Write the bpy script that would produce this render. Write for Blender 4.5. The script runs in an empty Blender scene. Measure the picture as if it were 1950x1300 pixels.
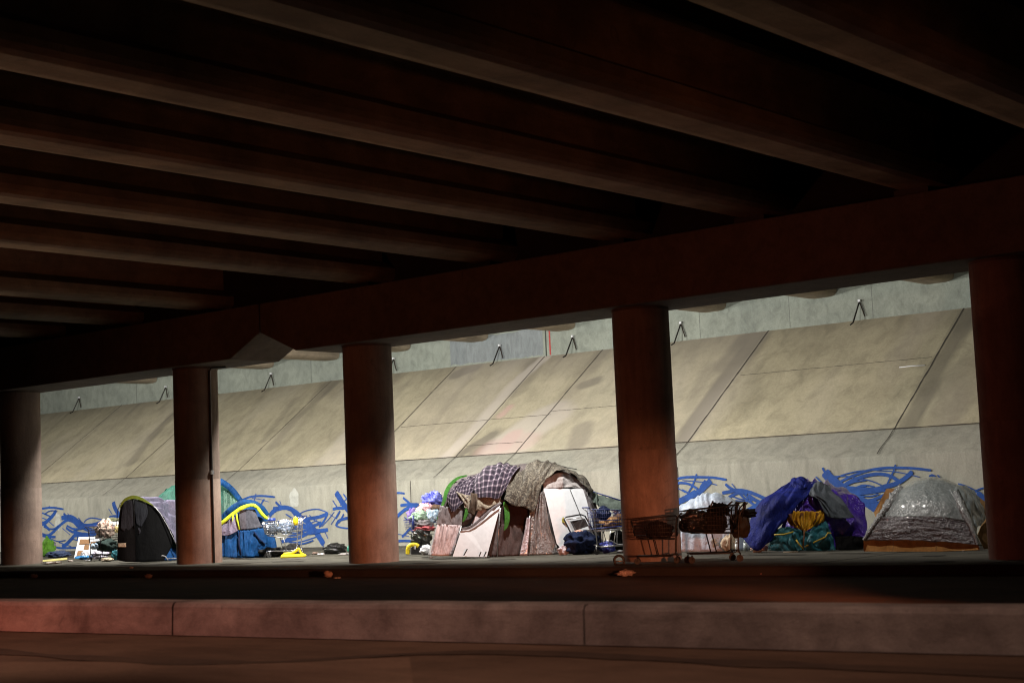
import bpy, math, random
from mathutils import Vector, Matrix, noise
R_ = math.radians
random.seed(7)
SC = bpy.context.scene
COL = SC.collection

# ------------------------------------------------------------------ camera
FPX, ROLL, PITCH, YAW, CH = 2955.2, 0.04308, 0.09698, 0.69954, 1.357
def _axes():
    F = Vector((-math.sin(YAW)*math.cos(PITCH), math.cos(YAW)*math.cos(PITCH), math.sin(PITCH)))
    R0 = Vector((math.cos(YAW), math.sin(YAW), 0)); U0 = R0.cross(F)
    R = R0*math.cos(ROLL) - U0*math.sin(ROLL)
    return F, R, R.cross(F)
CF, CR, CU = _axes()
CO = Vector((0, 0, CH))
cd = bpy.data.cameras.new('camera'); cam = bpy.data.objects.new('camera', cd); COL.objects.link(cam)
m = Matrix((CR, CU, -CF)).transposed().to_4x4(); m.translation = CO
cam.matrix_world = m
cd.sensor_width = 36; cd.lens = FPX/1950*36; cd.clip_end = 600; cd.clip_start = .1
cd.dof.use_dof = True; cd.dof.focus_distance = 33.0; cd.dof.aperture_fstop = 1.8
SC.camera = cam

# ------------------------------------------------------------------ world, exposure, lamps
w = bpy.data.worlds.new('World'); SC.world = w; w.use_nodes = True
bg = w.node_tree.nodes['Background']; bg.inputs[0].default_value = (.02, .025, .04, 1); bg.inputs[1].default_value = .12
SC.view_settings.view_transform = 'Standard'; SC.view_settings.look = 'None'
SC.view_settings.exposure = 0; SC.view_settings.gamma = 1

def lamp(name, kind, loc, target, power, color, size=.2, spot=None, blend=.5):
    l = bpy.data.lights.new(name, kind); l.energy = power; l.color = color
    if kind == 'AREA': l.shape = 'RECTANGLE'; l.size = size; l.size_y = size*.6
    else: l.shadow_soft_size = size
    if kind == 'SPOT': l.spot_size = R_(spot); l.spot_blend = blend
    o = bpy.data.objects.new(name, l); COL.objects.link(o); o.location = loc
    d = Vector(target)-Vector(loc)
    o.rotation_euler = d.to_track_quat('-Z', 'Y').to_euler()
    return o
# wall packs on the back face of the two cap beams (their housings are built further down)
LAMPS = [(-48.5, 24.74, 4.98), (-35.2, 24.74, 4.98), (-27.6, 24.74, 4.99), (-20.9, 24.68, 5.0), (-12.8, 24.68, 5.0)]
for (lx, ly, lz), pw in zip(LAMPS, (2500, 2800, 3400, 1750, 380)):
    lamp('wall_lamp_light', 'SPOT', (lx, ly, lz), (lx, 31, 1.2), pw, (1, .95, .88), .07, 172, .35)
SC.cycles.filter_width = 1.1
# off-frame headlamps, a brake light, and fill spots added for girders, beam and kerb
lamp('brake_light', 'SPOT', (-19, 3.5, .9), (-15.0, 10.5, .1), 720, (1, .18, .12), .3, 70, 1)
lamp('girder_side_fill', 'SPOT', (5, 14, .3), (-22, 17, 5.2), 330, (1, .24, .07), .3, 40, 1)  # added unseen spot that warms the sides of the girders
lamp('beam_red_fill', 'SPOT', (-19, -7, 1.2), (-21, 23, 7.0), 2100, (1, .27, .11), .3, 56, 1)  # added red fill on the cap beams and upper columns
lamp('girder_uplight', 'SPOT', (-54, 12, .3), (-20, 13, 7.4), 17500, (1, .66, .42), .3, 30, 1)  # added low uplight for the girder undersides, beyond the left edge
for src, tx, pw, cone in (((2.5, 12.6, .75), -24.2, 21000, 10), ((-4.3, 12.9, .8), -16.8, 6500, 19), ((2.5, 12.6, .75), -30.2, 11000, 6.5), ((2.5, 12.6, .75), -37.8, 7000, 5)):
    lamp('headlamp_light', 'SPOT', src, (tx, 23.4, .12), pw, (1, .30, .13), .12, cone, 1)
for sx in (-13.5, -7.0):
    lamp('kerb_fill_light', 'SPOT', (sx, 7.2, 5.7), (sx, 10.0, 0), 500, (1, .64, .50), .3, 84, .8)  # added unseen spots under the deck to light the near kerb and pavement

# ------------------------------------------------------------------ picture point -> place
def ray(x, y):
    return (CF*FPX + CR*(x-975) - CU*(y-650)).normalized()
def onz(x, y, z=0.):
    d = ray(x, y); return CO + d*((z-CH)/d.z)
def onY(x, y, Y):
    d = ray(x, y); return CO + d*(Y/d.y)
class Fr:
    """upright plane facing the viewer's side, standing at the spot seen at (x, y) on the ground; d = metres behind it"""
    def __init__(s, x, y, z=0., back=0.):
        s.o = onz(x, y, z); h = Vector((s.o.x, s.o.y, 0)).normalized()
        s.w = h; s.o = s.o + h*back; s.r = Vector((h.y, -h.x, 0))
        s.base = Vector((s.o.x, s.o.y, z))
    def __call__(s, x, y, d=0.):
        v = ray(x, y); t = ((s.o + s.w*d - CO).dot(s.w))/v.dot(s.w); p = CO + v*t
        if p.z < .006: p.z = .006
        return p

# ------------------------------------------------------------------ objects
def tag(o, label=None, cat=None, group=None, kind=None):
    if label: o['label'] = label
    if cat: o['category'] = cat
    if group: o['group'] = group
    if kind: o['kind'] = kind
    return o
def thing(name, label, cat, loc=(0, 0, 0), rz=0, group=None):
    o = bpy.data.objects.new(name, None); COL.objects.link(o); o.empty_display_size = .2
    o.location = loc; o.rotation_euler = (0, 0, rz)
    return tag(o, label, cat, group)
def obj(name, V, Fc, m, parent=None, smooth=False, uvs=None, origin=None, local=False):
    """V are world coordinates unless local; origin = where the object's own origin sits"""
    if local: off = Vector((0, 0, 0))
    elif parent is not None:
        off = world_of(parent)
    else: off = Vector(origin) if origin is not None else Vector((0, 0, 0))
    me = bpy.data.meshes.new(name)
    me.from_pydata([tuple(Vector(v)-off) for v in V], [], Fc); me.update()
    if uvs is not None:
        ul = me.uv_layers.new(name='UVMap')
        for lp in me.loops: ul.data[lp.index].uv = uvs[lp.vertex_index]
    if smooth:
        for p in me.polygons: p.use_smooth = True
    if m: me.materials.append(m)
    o = bpy.data.objects.new(name, me); COL.objects.link(o)
    if parent is not None: o.parent = parent
    elif not local: o.location = off
    return o
def world_of(o):
    v = Vector((0, 0, 0))
    while o is not None: v = v + Vector(o.location); o = o.parent
    return v
def copy_tree(o, parent=None):
    c = o.copy(); COL.objects.link(c); c.parent = parent
    for ch in list(o.children): copy_tree(ch, c)
    return c
class MB:
    def __init__(s): s.V = []; s.F = []; s.U = []
    def add(s, V, F, U=None):
        n = len(s.V); s.V += [Vector(v) for v in V]; s.F += [tuple(i+n for i in f) for f in F]
        s.U += (U or [(0, 0)]*len(V)); return s
    def box(s, a, b, rz=0, c=None):
        x0, y0, z0 = a; x1, y1, z1 = b
        V = [Vector(p) for p in ((x0,y0,z0),(x1,y0,z0),(x1,y1,z0),(x0,y1,z0),(x0,y0,z1),(x1,y0,z1),(x1,y1,z1),(x0,y1,z1))]
        if rz:
            c = c or ((x0+x1)/2, (y0+y1)/2); q = Matrix.Rotation(rz, 3, 'Z'); cc = Vector((c[0], c[1], 0))
            V = [q @ (v-cc)+cc for v in V]
        return s.add(V, [(0,3,2,1),(4,5,6,7),(0,1,5,4),(1,2,6,5),(2,3,7,6),(3,0,4,7)])
    def tube(s, pts, r, n=6, closed=False, r2=None):
        pts = [Vector(p) for p in pts]; N = len(pts); V = []; F = []
        prev = None
        for i, p in enumerate(pts):
            if closed: t = pts[(i+1) % N]-pts[i-1]
            else: t = pts[min(i+1, N-1)]-pts[max(i-1, 0)]
            t.normalize()
            if prev is None:
                a = Vector((0, 0, 1)) if abs(t.z) < .9 else Vector((1, 0, 0)); a = (a-t*a.dot(t)).normalized()
            else:
                a = prev-t*prev.dot(t)
                a = a.normalized() if a.length > 1e-4 else Vector((1, 0, 0))
            prev = a; b = t.cross(a)
            rr = r if r2 is None else r+(r2-r)*i/(N-1)
            for k in range(n):
                th = 2*math.pi*k/n; V.append(p+a*math.cos(th)*rr+b*math.sin(th)*rr)
        for i in range(N if closed else N-1):
            for k in range(n):
                j = (i+1) % N
                F.append((i*n+k, i*n+(k+1) % n, j*n+(k+1) % n, j*n+k))
        if not closed:
            F.append(tuple(range(n-1, -1, -1))); F.append(tuple((N-1)*n+k for k in range(n)))
        return s.add(V, F)
    def cyl(s, c, r, z0, z1, n=24, r1=None):
        r1 = r if r1 is None else r1
        V = [(c[0]+math.cos(2*math.pi*k/n)*r, c[1]+math.sin(2*math.pi*k/n)*r, z0) for k in range(n)]
        V += [(c[0]+math.cos(2*math.pi*k/n)*r1, c[1]+math.sin(2*math.pi*k/n)*r1, z1) for k in range(n)]
        F = [(k, (k+1) % n, n+(k+1) % n, n+k) for k in range(n)]+[tuple(range(n-1, -1, -1)), tuple(range(n, 2*n))]
        return s.add(V, F)
    def plate(s, pts, nrm, t):
        """flat polygon pts with thickness t along nrm"""
        n = len(pts); nrm = Vector(nrm).normalized()
        V = [Vector(p) for p in pts]+[Vector(p)+nrm*t for p in pts]
        F = [tuple(range(n)), tuple(range(2*n-1, n-1, -1))]+[(k, n+k, n+(k+1) % n, (k+1) % n) for k in range(n)]
        return s.add(V, F)
    def build(s, name, m, parent=None, smooth=False, **k):
        return obj(name, s.V, s.F, m, parent, smooth, s.U, **k)

# ------------------------------------------------------------------ materials
MATS = {}
class NT:
    def __init__(s, name):
        s.m = bpy.data.materials.new(name); s.m.use_nodes = True; s.t = s.m.node_tree
        s.b = s.t.nodes['Principled BSDF']
    def n(s, k, **a):
        x = s.t.nodes.new(k)
        for i, v in a.items(): setattr(x, i, v)
        return x
    def l(s, a, b): s.t.links.new(a, b)
    def co(s, which='Object'): return s.n('ShaderNodeTexCoord').outputs[which]
    def map(s, src, sc=(1, 1, 1), rot=(0, 0, 0)):
        q = s.n('ShaderNodeMapping'); q.inputs['Scale'].default_value = sc; q.inputs['Rotation'].default_value = rot
        s.l(src, q.inputs[0]); return q.outputs[0]
    def noise(s, v, scale, det=5, rough=.6, dist=0):
        q = s.n('ShaderNodeTexNoise'); q.inputs['Scale'].default_value = scale; q.inputs['Detail'].default_value = det
        q.inputs['Roughness'].default_value = rough; q.inputs['Distortion'].default_value = dist
        s.l(v, q.inputs['Vector']); return q.outputs[0]
    def ramp(s, f, stops, interp='LINEAR'):
        q = s.n('ShaderNodeValToRGB'); e = q.color_ramp.elements; q.color_ramp.interpolation = interp
        while len(e) < len(stops): e.new(.5)
        for a, (p, c) in zip(e, stops):
            a.position = p; a.color = (c, c, c, 1) if not hasattr(c, '__len__') else tuple(c)+(1,)
        s.l(f, q.inputs[0]); return q.outputs[0]
    def mix(s, f, a, b, mode='MIX'):
        q = s.n('ShaderNodeMix', data_type='RGBA', blend_type=mode)
        for sock, v in ((q.inputs['Factor'], f), (q.inputs[6], a), (q.inputs[7], b)):
            if hasattr(v, 'is_linked'): s.l(v, sock)
            elif hasattr(v, '__len__'): sock.default_value = tuple(v)+(1,)
            else: sock.default_value = v
        return q.outputs[2]
    def bump(s, h, st, dist=.02, nrm=None):
        q = s.n('ShaderNodeBump'); q.inputs['Strength'].default_value = st; q.inputs['Distance'].default_value = dist
        s.l(h, q.inputs['Height'])
        if nrm: s.l(nrm, q.inputs['Normal'])
        return q.outputs[0]
def concrete(name, c1, c2, sc=1., streak=None, bump=.35, rough=.9, attr=False, spots=.35):
    k = NT(name); v = k.co('Object')
    big = k.ramp(k.noise(v, .55*sc, 7, .62, .4), [(.34, 0), (.66, 1)])
    col = k.mix(big, c1, c2)
    mid = k.ramp(k.noise(k.map(v, streak or (1, 1, 1)), 3.2*sc, 8, .7, .6), [(.3, .72), (.55, 1.0), (.75, 1.12)])
    col = k.mix(1., col, mid, 'MULTIPLY')
    fine = k.ramp(k.noise(v, 26*sc, 4, .7), [(.3, .82), (.7, 1.1)])
    col = k.mix(.8, col, fine, 'MULTIPLY')
    sp = k.ramp(k.noise(v, 2.1*sc, 6, .75, 1.2), [(.60, 0), (.70, 1)])
    col = k.mix(k.mix(1., sp, (spots,)*3, 'MULTIPLY'), col, tuple(x*.45 for x in c1))
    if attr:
        a = k.n('ShaderNodeAttribute', attribute_name='stain_dark'); col = k.mix(a.outputs['Fac'], col, tuple(x*.30 for x in (c1[0], c1[1]*1.0, c1[2]*1.1)))
        a = k.n('ShaderNodeAttribute', attribute_name='pale'); col = k.mix(a.outputs['Fac'], col, (.56, .52, .47))
        a = k.n('ShaderNodeAttribute', attribute_name='pink'); col = k.mix(a.outputs['Fac'], col, (.60, .36, .36))
    k.l(col, k.b.inputs['Base Color']); k.b.inputs['Roughness'].default_value = rough
    k.b.inputs['Specular IOR Level'].default_value = .25
    h = k.mix(.5, k.noise(v, 14*sc, 8, .7), k.noise(v, 90*sc, 3, .6))
    k.l(k.bump(h, bump, .015), k.b.inputs['Normal'])
    return k.m
def cloth(name, c, c2=None, rough=.85, wr=.6, sc=6., spec=.3, sheen=0, trans=0, coat=0, fold=(1, 1, .35)):
    k = NT(name); v = k.co('Object')
    n1 = k.noise(k.map(v, fold), sc, 5, .55, 1.5)
    c2 = c2 or tuple(x*.62 for x in c)
    col = k.mix(k.ramp(k.noise(v, 3.4, 7, .7, .8), [(.38, 0), (.62, 1)]), c, c2)
    col = k.mix(.85, col, k.ramp(k.noise(k.map(v, fold), sc*2.5, 6, .7, 1.), [(.32, .62), (.5, 1.), (.68, 1.22)]), 'MULTIPLY')
    k.l(col, k.b.inputs['Base Color']); k.b.inputs['Roughness'].default_value = rough
    k.b.inputs['Specular IOR Level'].default_value = spec
    if coat: k.b.inputs['Coat Weight'].default_value = coat; k.b.inputs['Coat Roughness'].default_value = .12
    if trans: k.b.inputs['Transmission Weight'].default_value = trans
    nb = k.bump(n1, wr, .06)
    nb = k.bump(k.noise(k.map(v, (1, 1, .7)), sc*3.1, 4, .6, 2.5), wr*.6, .02, nb)
    k.l(nb, k.b.inputs['Normal']); return k.m
def plain(name, c, rough=.6, metal=0, spec=.5, var=.6):
    k = NT(name); v = k.co('Object')
    col = k.mix(k.ramp(k.noise(v, 9, 5, .65, .5), [(.35, 0), (.75, 1)]), c, tuple(x*var for x in c))
    k.l(col, k.b.inputs['Base Color']); k.b.inputs['Metallic'].default_value = metal
    k.l(k.ramp(k.noise(v, 20, 3), [(.3, max(.05, rough-.12)), (.7, min(1, rough+.12))]), k.b.inputs['Roughness'])
    k.b.inputs['Specular IOR Level'].default_value = spec
    return k.m
M = {}
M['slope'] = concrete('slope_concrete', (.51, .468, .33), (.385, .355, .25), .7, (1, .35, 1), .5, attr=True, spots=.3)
M['wall'] = concrete('wall_concrete', (.38, .375, .315), (.31, .31, .265), 1., (1, 1, .3), .4, spots=.25)
M['abut'] = concrete('abutment_concrete', (.30, .335, .29), (.23, .26, .23), 1.2, (1, 1, .7), .3, spots=.3)
M['pier'] = concrete('column_concrete', (.26, .20, .16), (.15, .115, .095), 1.6, (1, 1, .12), .9, spots=.85)
M['pier_paint'] = concrete('column_overpaint', (.285, .22, .18), (.17, .13, .11), 1.8, (1, 1, .2), .6, spots=.7)
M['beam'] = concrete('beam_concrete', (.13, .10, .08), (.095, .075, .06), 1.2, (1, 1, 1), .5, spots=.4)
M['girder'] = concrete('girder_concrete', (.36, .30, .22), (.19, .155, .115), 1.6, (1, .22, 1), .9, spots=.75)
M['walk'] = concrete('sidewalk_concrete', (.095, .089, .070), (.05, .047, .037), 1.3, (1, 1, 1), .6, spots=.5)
M['kerb'] = concrete('kerb_concrete', (.50, .43, .39), (.20, .165, .15), 2.2, (.3, 1, 1), 1., spots=.95)
M['kerb_dark'] = concrete('grimy_kerb', (.022, .02, .018), (.014, .012, .01), 1.5, (.35, 1, 1), .6, spots=.6)
M['asphalt'] = concrete('asphalt', (.060, .032, .020), (.030, .016, .010), 1.4, (.2, 1, 1), 1., spots=.4)
M['nearroad'] = concrete('worn_pavement', (.20, .125, .085), (.12, .075, .05), .7, (.35, 1, 1), 1., spots=.5)
M['seam'] = plain('joint_seam', (.07, .06, .05), .95)
M['blue_paint'] = concrete('blue_mural_paint', (.022, .09, .36), (.016, .06, .25), 3, None, .3, .7, spots=.25)
M['steel'] = plain('galvanised_steel', (.55, .55, .56), .35, .9)
M['chrome'] = plain('cart_chrome', (.62, .62, .64), .28, .9)
M['darksteel'] = plain('dark_steel', (.018, .017, .016), .5, .4)
M['rust'] = plain('rusty_steel', (.035, .022, .016), .7, .3)
M['rubber'] = plain('black_rubber', (.02, .02, .02), .7)
M['white'] = plain('white_board', (.66, .69, .73), .5, 0, .5, .86)
M['black'] = plain('black_plastic', (.015, .015, .016), .4)

# ------------------------------------------------------------------ surfaces
def cr(p0, p1, p2, p3, t):
    return (p1*2+(p2-p0)*t+(p0*2-p1*5+p2*4-p3)*t*t+(p1*3-p0-p2*3+p3)*t*t*t)*.5
def resample(pts, n, smooth=True):
    pts = [Vector(p) for p in pts]; N = len(pts)-1; out = []
    for i in range(n+1):
        u = i/n*N; k = min(int(u), N-1); t = u-k
        if not smooth or N == 1: out.append(pts[k].lerp(pts[k+1], t)); continue
        a = pts[k-1] if k > 0 else pts[0]*2-pts[1]
        d = pts[k+2] if k+2 <= N else pts[N]*2-pts[N-1]
        out.append(cr(a, pts[k], pts[k+1], d, t))
    return out
def sheet(name, rows, m, parent, nu=36, nv=24, amp=.02, freq=(7, 1.2), thick=.006, seed=0, smooth=True, rag=0, **k):
    """cloth through a grid of control points (rows of equal length), with folds, as a thin solid"""
    rr = [resample(r, nu, smooth) for r in rows]
    cols = [resample([r[i] for r in rr], nv, smooth) for i in range(nu+1)]
    G = [[cols[i][j] for i in range(nu+1)] for j in range(nv+1)]
    V = []; U = []; Ns = []
    for j in range(nv+1):
        for i in range(nu+1):
            a = G[j][min(i+1, nu)]-G[j][max(i-1, 0)]; b = G[min(j+1, nv)][i]-G[max(j-1, 0)][i]
            n = a.cross(b); n = n.normalized() if n.length > 1e-9 else Vector((0, -1, 0))
            u, v = i/nu, j/nv
            s = noise.noise(Vector((u*freq[0]+seed*3.1, v*freq[1]+seed*1.7, seed)))
            s = 1-2*abs(s)*1.3 if freq[0] > 0 else s
            s2 = noise.noise(Vector((u*freq[0]*2.3+9+seed, v*freq[1]*2.9+seed, 4.2)))
            p = G[j][i]+n*(s-.5)*amp+n*s2*amp*.6
            if rag and j == nv: p.z += noise.noise(Vector((u*9, seed, 1)))*rag
            if p.z < .004: p.z = .004+random.random()*.004
            V.append(p); Ns.append(n); U.append((u, v))
    W = nu+1; F = []
    for j in range(nv):
        for i in range(nu): F.append((j*W+i, j*W+i+1, (j+1)*W+i+1, (j+1)*W+i))
    nv_ = len(V)
    V2 = V+[V[i]-Ns[i]*thick for i in range(nv_)]
    F2 = F+[tuple(reversed([x+nv_ for x in f])) for f in F]
    edge = [j*W for j in range(nv+1)]; 
    ring = [i for i in range(W)]+[j*W+nu for j in range(1, nv+1)]+[nv*W+i for i in range(nu-1, -1, -1)]+[j*W for j in range(nv-1, 0, -1)]
    for a, b in zip(ring, ring[1:]+ring[:1]): F2.append((b, a, a+nv_, b+nv_))
    return obj(name, V2, F2, m, parent, True, U+U, **k)
def blob(name, c, r, m, parent=None, seed=0, amp=.25, flat=.3, n=20, top=False, freq=1.7, **k):
    """crumpled closed lump (bag, bundle, rag) resting at its base c"""
    V = []; F = []; NU, NV = n*2, n; rx, ry, rz = r
    for j in range(NV+1):
        th = math.pi*j/NV
        for i in range(NU):
            ph = 2*math.pi*i/NU
            d = Vector((math.sin(th)*math.cos(ph), math.sin(th)*math.sin(ph), math.cos(th)))
            s = 1+amp*noise.noise(d*freq+Vector((seed*5.1, 0, 0)))*1.6+amp*.22*(1-2*abs(noise.noise(d*freq*2.0+Vector((seed, 7, 0)))))+amp*.22*noise.noise(d*freq*5+Vector((1, seed, 0)))-amp*.2
            p = Vector((d.x*rx*s, d.y*ry*s, d.z*rz*s))
            z = p.z+rz*(1-flat)
            V.append(Vector(c)+Vector((p.x, p.y, max(z, .003+.0))))
    for j in range(NV):
        for i in range(NU): F.append((j*NU+i, (j+1)*NU+i, (j+1)*NU+(i+1) % NU, j*NU+(i+1) % NU))
    return obj(name, V, F, m, parent, True, **k)
def rod(name, pts, r, m, parent, n=6, sm=True):
    mb = MB(); mb.tube(pts, r, n); return mb.build(name, m, parent, sm)

# ================================================================== THE SETTING
YW, HW = 31.65, 1.83                       # face and top of the mural wall
YS, HS, YT, HT = 32.62, 2.42, 36.87, 5.465  # foot and head of the slope paving
XL, XR = -90., 14.
# ground far and wide
mb = MB(); mb.add([(-260, -120, -.45), (200, -120, -.45), (200, 260, -.45), (-260, 260, -.45)], [(0, 1, 2, 3)])
tag(mb.build('ground', M['nearroad']), kind='structure')
def kx(X, x0=-10, y0=22.15, s=.058): return y0+(X-x0)*s      # line of the far kerb
def nx(X): return 10.15+(X+16.59)*.094                        # line of the near kerb
mb = MB(); z = -.15
mb.add([(XL, nx(XL)+.2, z), (XR, nx(XR)+.2, z), (XR, kx(XR)+.05, z), (XL, kx(XL)+.05, z)], [(0, 1, 2, 3)])
tag(mb.build('road', M['asphalt']), kind='structure')
mb = MB()
mb.add([(XL, -40, 0), (XR+30, -40, 0), (XR+30, nx(XR+30)+.1, 0), (XL, nx(XL)+.1, 0)], [(0, 1, 2, 3)])
tag(mb.build('near_pavement', M['nearroad']), kind='structure')
# sidewalk under the columns, with its kerb stones
def slab(name, x0, x1, prof, m, skew, kind='structure', parent=None, seg=None):
    """profile (y offset, z) swept along a skewed line"""
    n = seg or 1; V = []; F = []; L = len(prof)
    for i in range(n+1):
        X = x0+(x1-x0)*i/n
        for y, z in prof: V.append((X, skew(X)+y if y < 90 else y-100, z))
    for i in range(n):
        for k in range(L):
            a = i*L+k; b = i*L+(k+1) % L; F.append((a, b, b+L, a+L))
    F.append(tuple(range(L))); F.append(tuple(range(n*L+L-1, n*L-1, -1)))
    return F, V
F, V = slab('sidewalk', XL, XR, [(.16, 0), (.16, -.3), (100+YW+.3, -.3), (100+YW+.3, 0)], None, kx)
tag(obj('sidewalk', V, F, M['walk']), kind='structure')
F, V = slab('kerb', XL, XR, [(-.01, -.28), (0.012, -.03), (.04, -.002), (.157, .002), (.157, -.28)], None, kx)
kb = tag(obj('kerb', V, F, M['kerb_dark']), kind='structure')
# sidewalk joints (tooled grooves filled with dirt)
mb = MB()
for i in range(24):
    X = -62+i*3.05+.4
    mb.box((X, kx(X)+.2, .003), (X+.022, YW-.02, .006))
mb.box((XL, 25.2, .003), (XR, 25.222, .0055))
tag(mb.build('sidewalk_joints', M['seam']), kind='structure')
mb = MB()
for i in range(34):
    X = -46+i*1.15+random.uniform(-.5, .5); y = random.uniform(kx(X)+.5, 27.5); a, b = random.uniform(.15, .6), random.uniform(.08, .3); P = []
    for k in range(20):
        t = 2*math.pi*k/20; r = 1+.45*noise.noise(Vector((math.cos(t)*1.7, math.sin(t)*1.7, i*2.3)))
        P.append((X+a*r*math.cos(t), y+b*r*math.sin(t), .0072+i*.00006))
    mb.add(P, [tuple(range(20))])
tag(mb.build('sidewalk_stains', concrete('sidewalk_stain', (.055, .05, .04), (.04, .037, .03), 2, None, .4)), kind='structure')
# near kerb: a tall concrete kerb cast in lengths with dark joints between them
xs = [-60]+[-13.67-5.18*k for k in range(8, 0, -1)]+[-13.67, -8.49, -3.3, 1.9, 7.1, 14]
xs = sorted(set(xs))
nkv, nkf = [], []
mb = MB()
for a, b in zip(xs, xs[1:]):
    n = max(2, int((b-a)/.35)); prof = [(-.012, 0), (0, .30), (.018, .338), (.05, .352), (.34, .352), (.36, .33), (.365, -.14)]
    V = []; L = len(prof)
    for i in range(n+1):
        X = a+.012+(b-a-.024)*i/n
        for j, (y, z) in enumerate(prof):
            q = noise.noise(Vector((X*1.7, y*6, z*7)))*.008
            V.append((X, nx(X)+y+q, z+q*.6 if z > .1 else z))
    F = []
    for i in range(n):
        for k in range(L-1): F.append((i*L+k, (i+1)*L+k, (i+1)*L+k+1, i*L+k+1))
    F.append(tuple(range(L))); F.append(tuple(range(n*L+L-1, n*L-1, -1)))
    mb.add(V, F)
mb.add([(XL, nx(XL)+.03, -.1), (XR, nx(XR)+.03, -.1), (XR, nx(XR)+.03, .33), (XL, nx(XL)+.03, .33)], [(0, 1, 2, 3)])
nk = tag(mb.build('median_kerb', M['kerb'], smooth=False), kind='structure')
# a seam of grit where the kerb meets the pavement, and darker patches in the pavement
mb = MB(); V = []; n = 220
for i in range(n+1):
    X = -50+i*64/n; w_ = .055+.05*abs(noise.noise(Vector((X*2.3, 0, 3))))+.03*noise.noise(Vector((X*9, 1, 3)))
    V += [(X, nx(X)-w_, .004), (X, nx(X)+.01, .004)]
mb.add(V, [(2*i, 2*i+2, 2*i+3, 2*i+1) for i in range(n)])
tag(mb.build('gutter_dirt', M['asphalt']), kind='structure')
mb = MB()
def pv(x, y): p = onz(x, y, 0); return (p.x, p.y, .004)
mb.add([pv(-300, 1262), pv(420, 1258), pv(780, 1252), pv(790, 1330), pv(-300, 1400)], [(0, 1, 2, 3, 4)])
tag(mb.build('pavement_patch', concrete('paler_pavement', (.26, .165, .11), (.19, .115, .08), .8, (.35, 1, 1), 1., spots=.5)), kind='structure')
mb = MB(); V = []; n = 60; P = [onz(x, y) for x, y in ((-100, 1236), (400, 1262), (900, 1242), (1400, 1262), (2100, 1292))]
P = resample(P, n)
for i, p in enumerate(P):
    w_ = .16*(1+noise.noise(Vector((i*.25, 0, 0)))); V += [(p.x, p.y-w_, .007), (p.x, p.y+w_, .007)]
mb.add(V, [(2*i, 2*i+2, 2*i+3, 2*i+1) for i in range(n)])
tag(mb.build('tar_seam', concrete('tar', (.09, .06, .045), (.12, .075, .05), 1., None, 1.)), kind='structure')

# ------------------------------------------------------------------ slope paving
BETA = math.atan2(HT-HS, YT-YS); SL = math.hypot(HT-HS, YT-YS)
def onslope(x, y):
    nrm = Vector((0, -math.sin(BETA), math.cos(BETA))); d = ray(x, y)
    t = (Vector((0, YS, HS))-CO).dot(nrm)/d.dot(nrm); p = CO+d*t
    return p.x, (p.y-YS)/math.cos(BETA)
STAINS = [  # picture points down the slope, half width (m), strength, channel
 ([(1440, 645), (1388, 710), (1335, 785), (1296, 842)], .27, .6, 0), ([(1428, 650), (1398, 690)], .55, .42, 0),
 ([(1850, 592), (1792, 690), (1735, 806)], .26, .5, 0), ([(1150, 668), (1085, 745), (1050, 785)], .30, .25, 0),
 ([(1135, 725), (1112, 733)], .22, .5, 0), ([(1100, 845), (1110, 815)], .35, .45, 0), ([(900, 700), (872, 712)], .3, .45, 0),
 ([(1020, 690), (985, 745)], .35, .28, 0), ([(880, 862), (938, 828)], .22, .6, 0), ([(905, 862), (925, 845)], .3, .5, 0),
 ([(640, 728), (560, 800), (520, 850)], .22, .3, 0), ([(330, 790), (290, 830), (250, 880)], .25, .4, 0), ([(560, 760), (500, 840)], .15, .25, 0),
 ([(1840, 700), (1800, 790)], .5, .25, 0), ([(1350, 700), (1310, 780)], .2, .2, 0), ([(620, 735), (600, 760)], .3, .2, 0),
 ([(1035, 683), (985, 725), (900, 820), (850, 870)], .25, .55, 1), ([(1050, 790), (1000, 820), (960, 850)], .75, .5, 1), ([(985, 850), (940, 865)], .6, .4, 1),
 ([(700, 800), (640, 870)], .7, .3, 1), ([(975, 830), (960, 850)], .3, .3, 2), ([(970, 775), (955, 790)], .15, .35, 2), ([(1000, 840), (930, 855)], .45, .18, 2)]
SP = [([onslope(*q) for q in P], w_, s, c) for P, w_, s, c in STAINS]
def segd(px, py, a, b):
    ax, ay = a; bx, by = b; dx, dy = bx-ax, by-ay; L = dx*dx+dy*dy or 1e-9
    t = max(0, min(1, ((px-ax)*dx+(py-ay)*dy)/L)); return math.hypot(px-ax-t*dx, py-ay-t*dy)
JX0 = [-62.8, -57, -51.3, -45.3, -39.25, -33.4, -29.74, -27.52, -21.84, -16.2, -10.5, -4.8]
NX, NS = 700, 60
x0, x1 = -78., 6.
V = []; A = [[], [], []]
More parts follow.
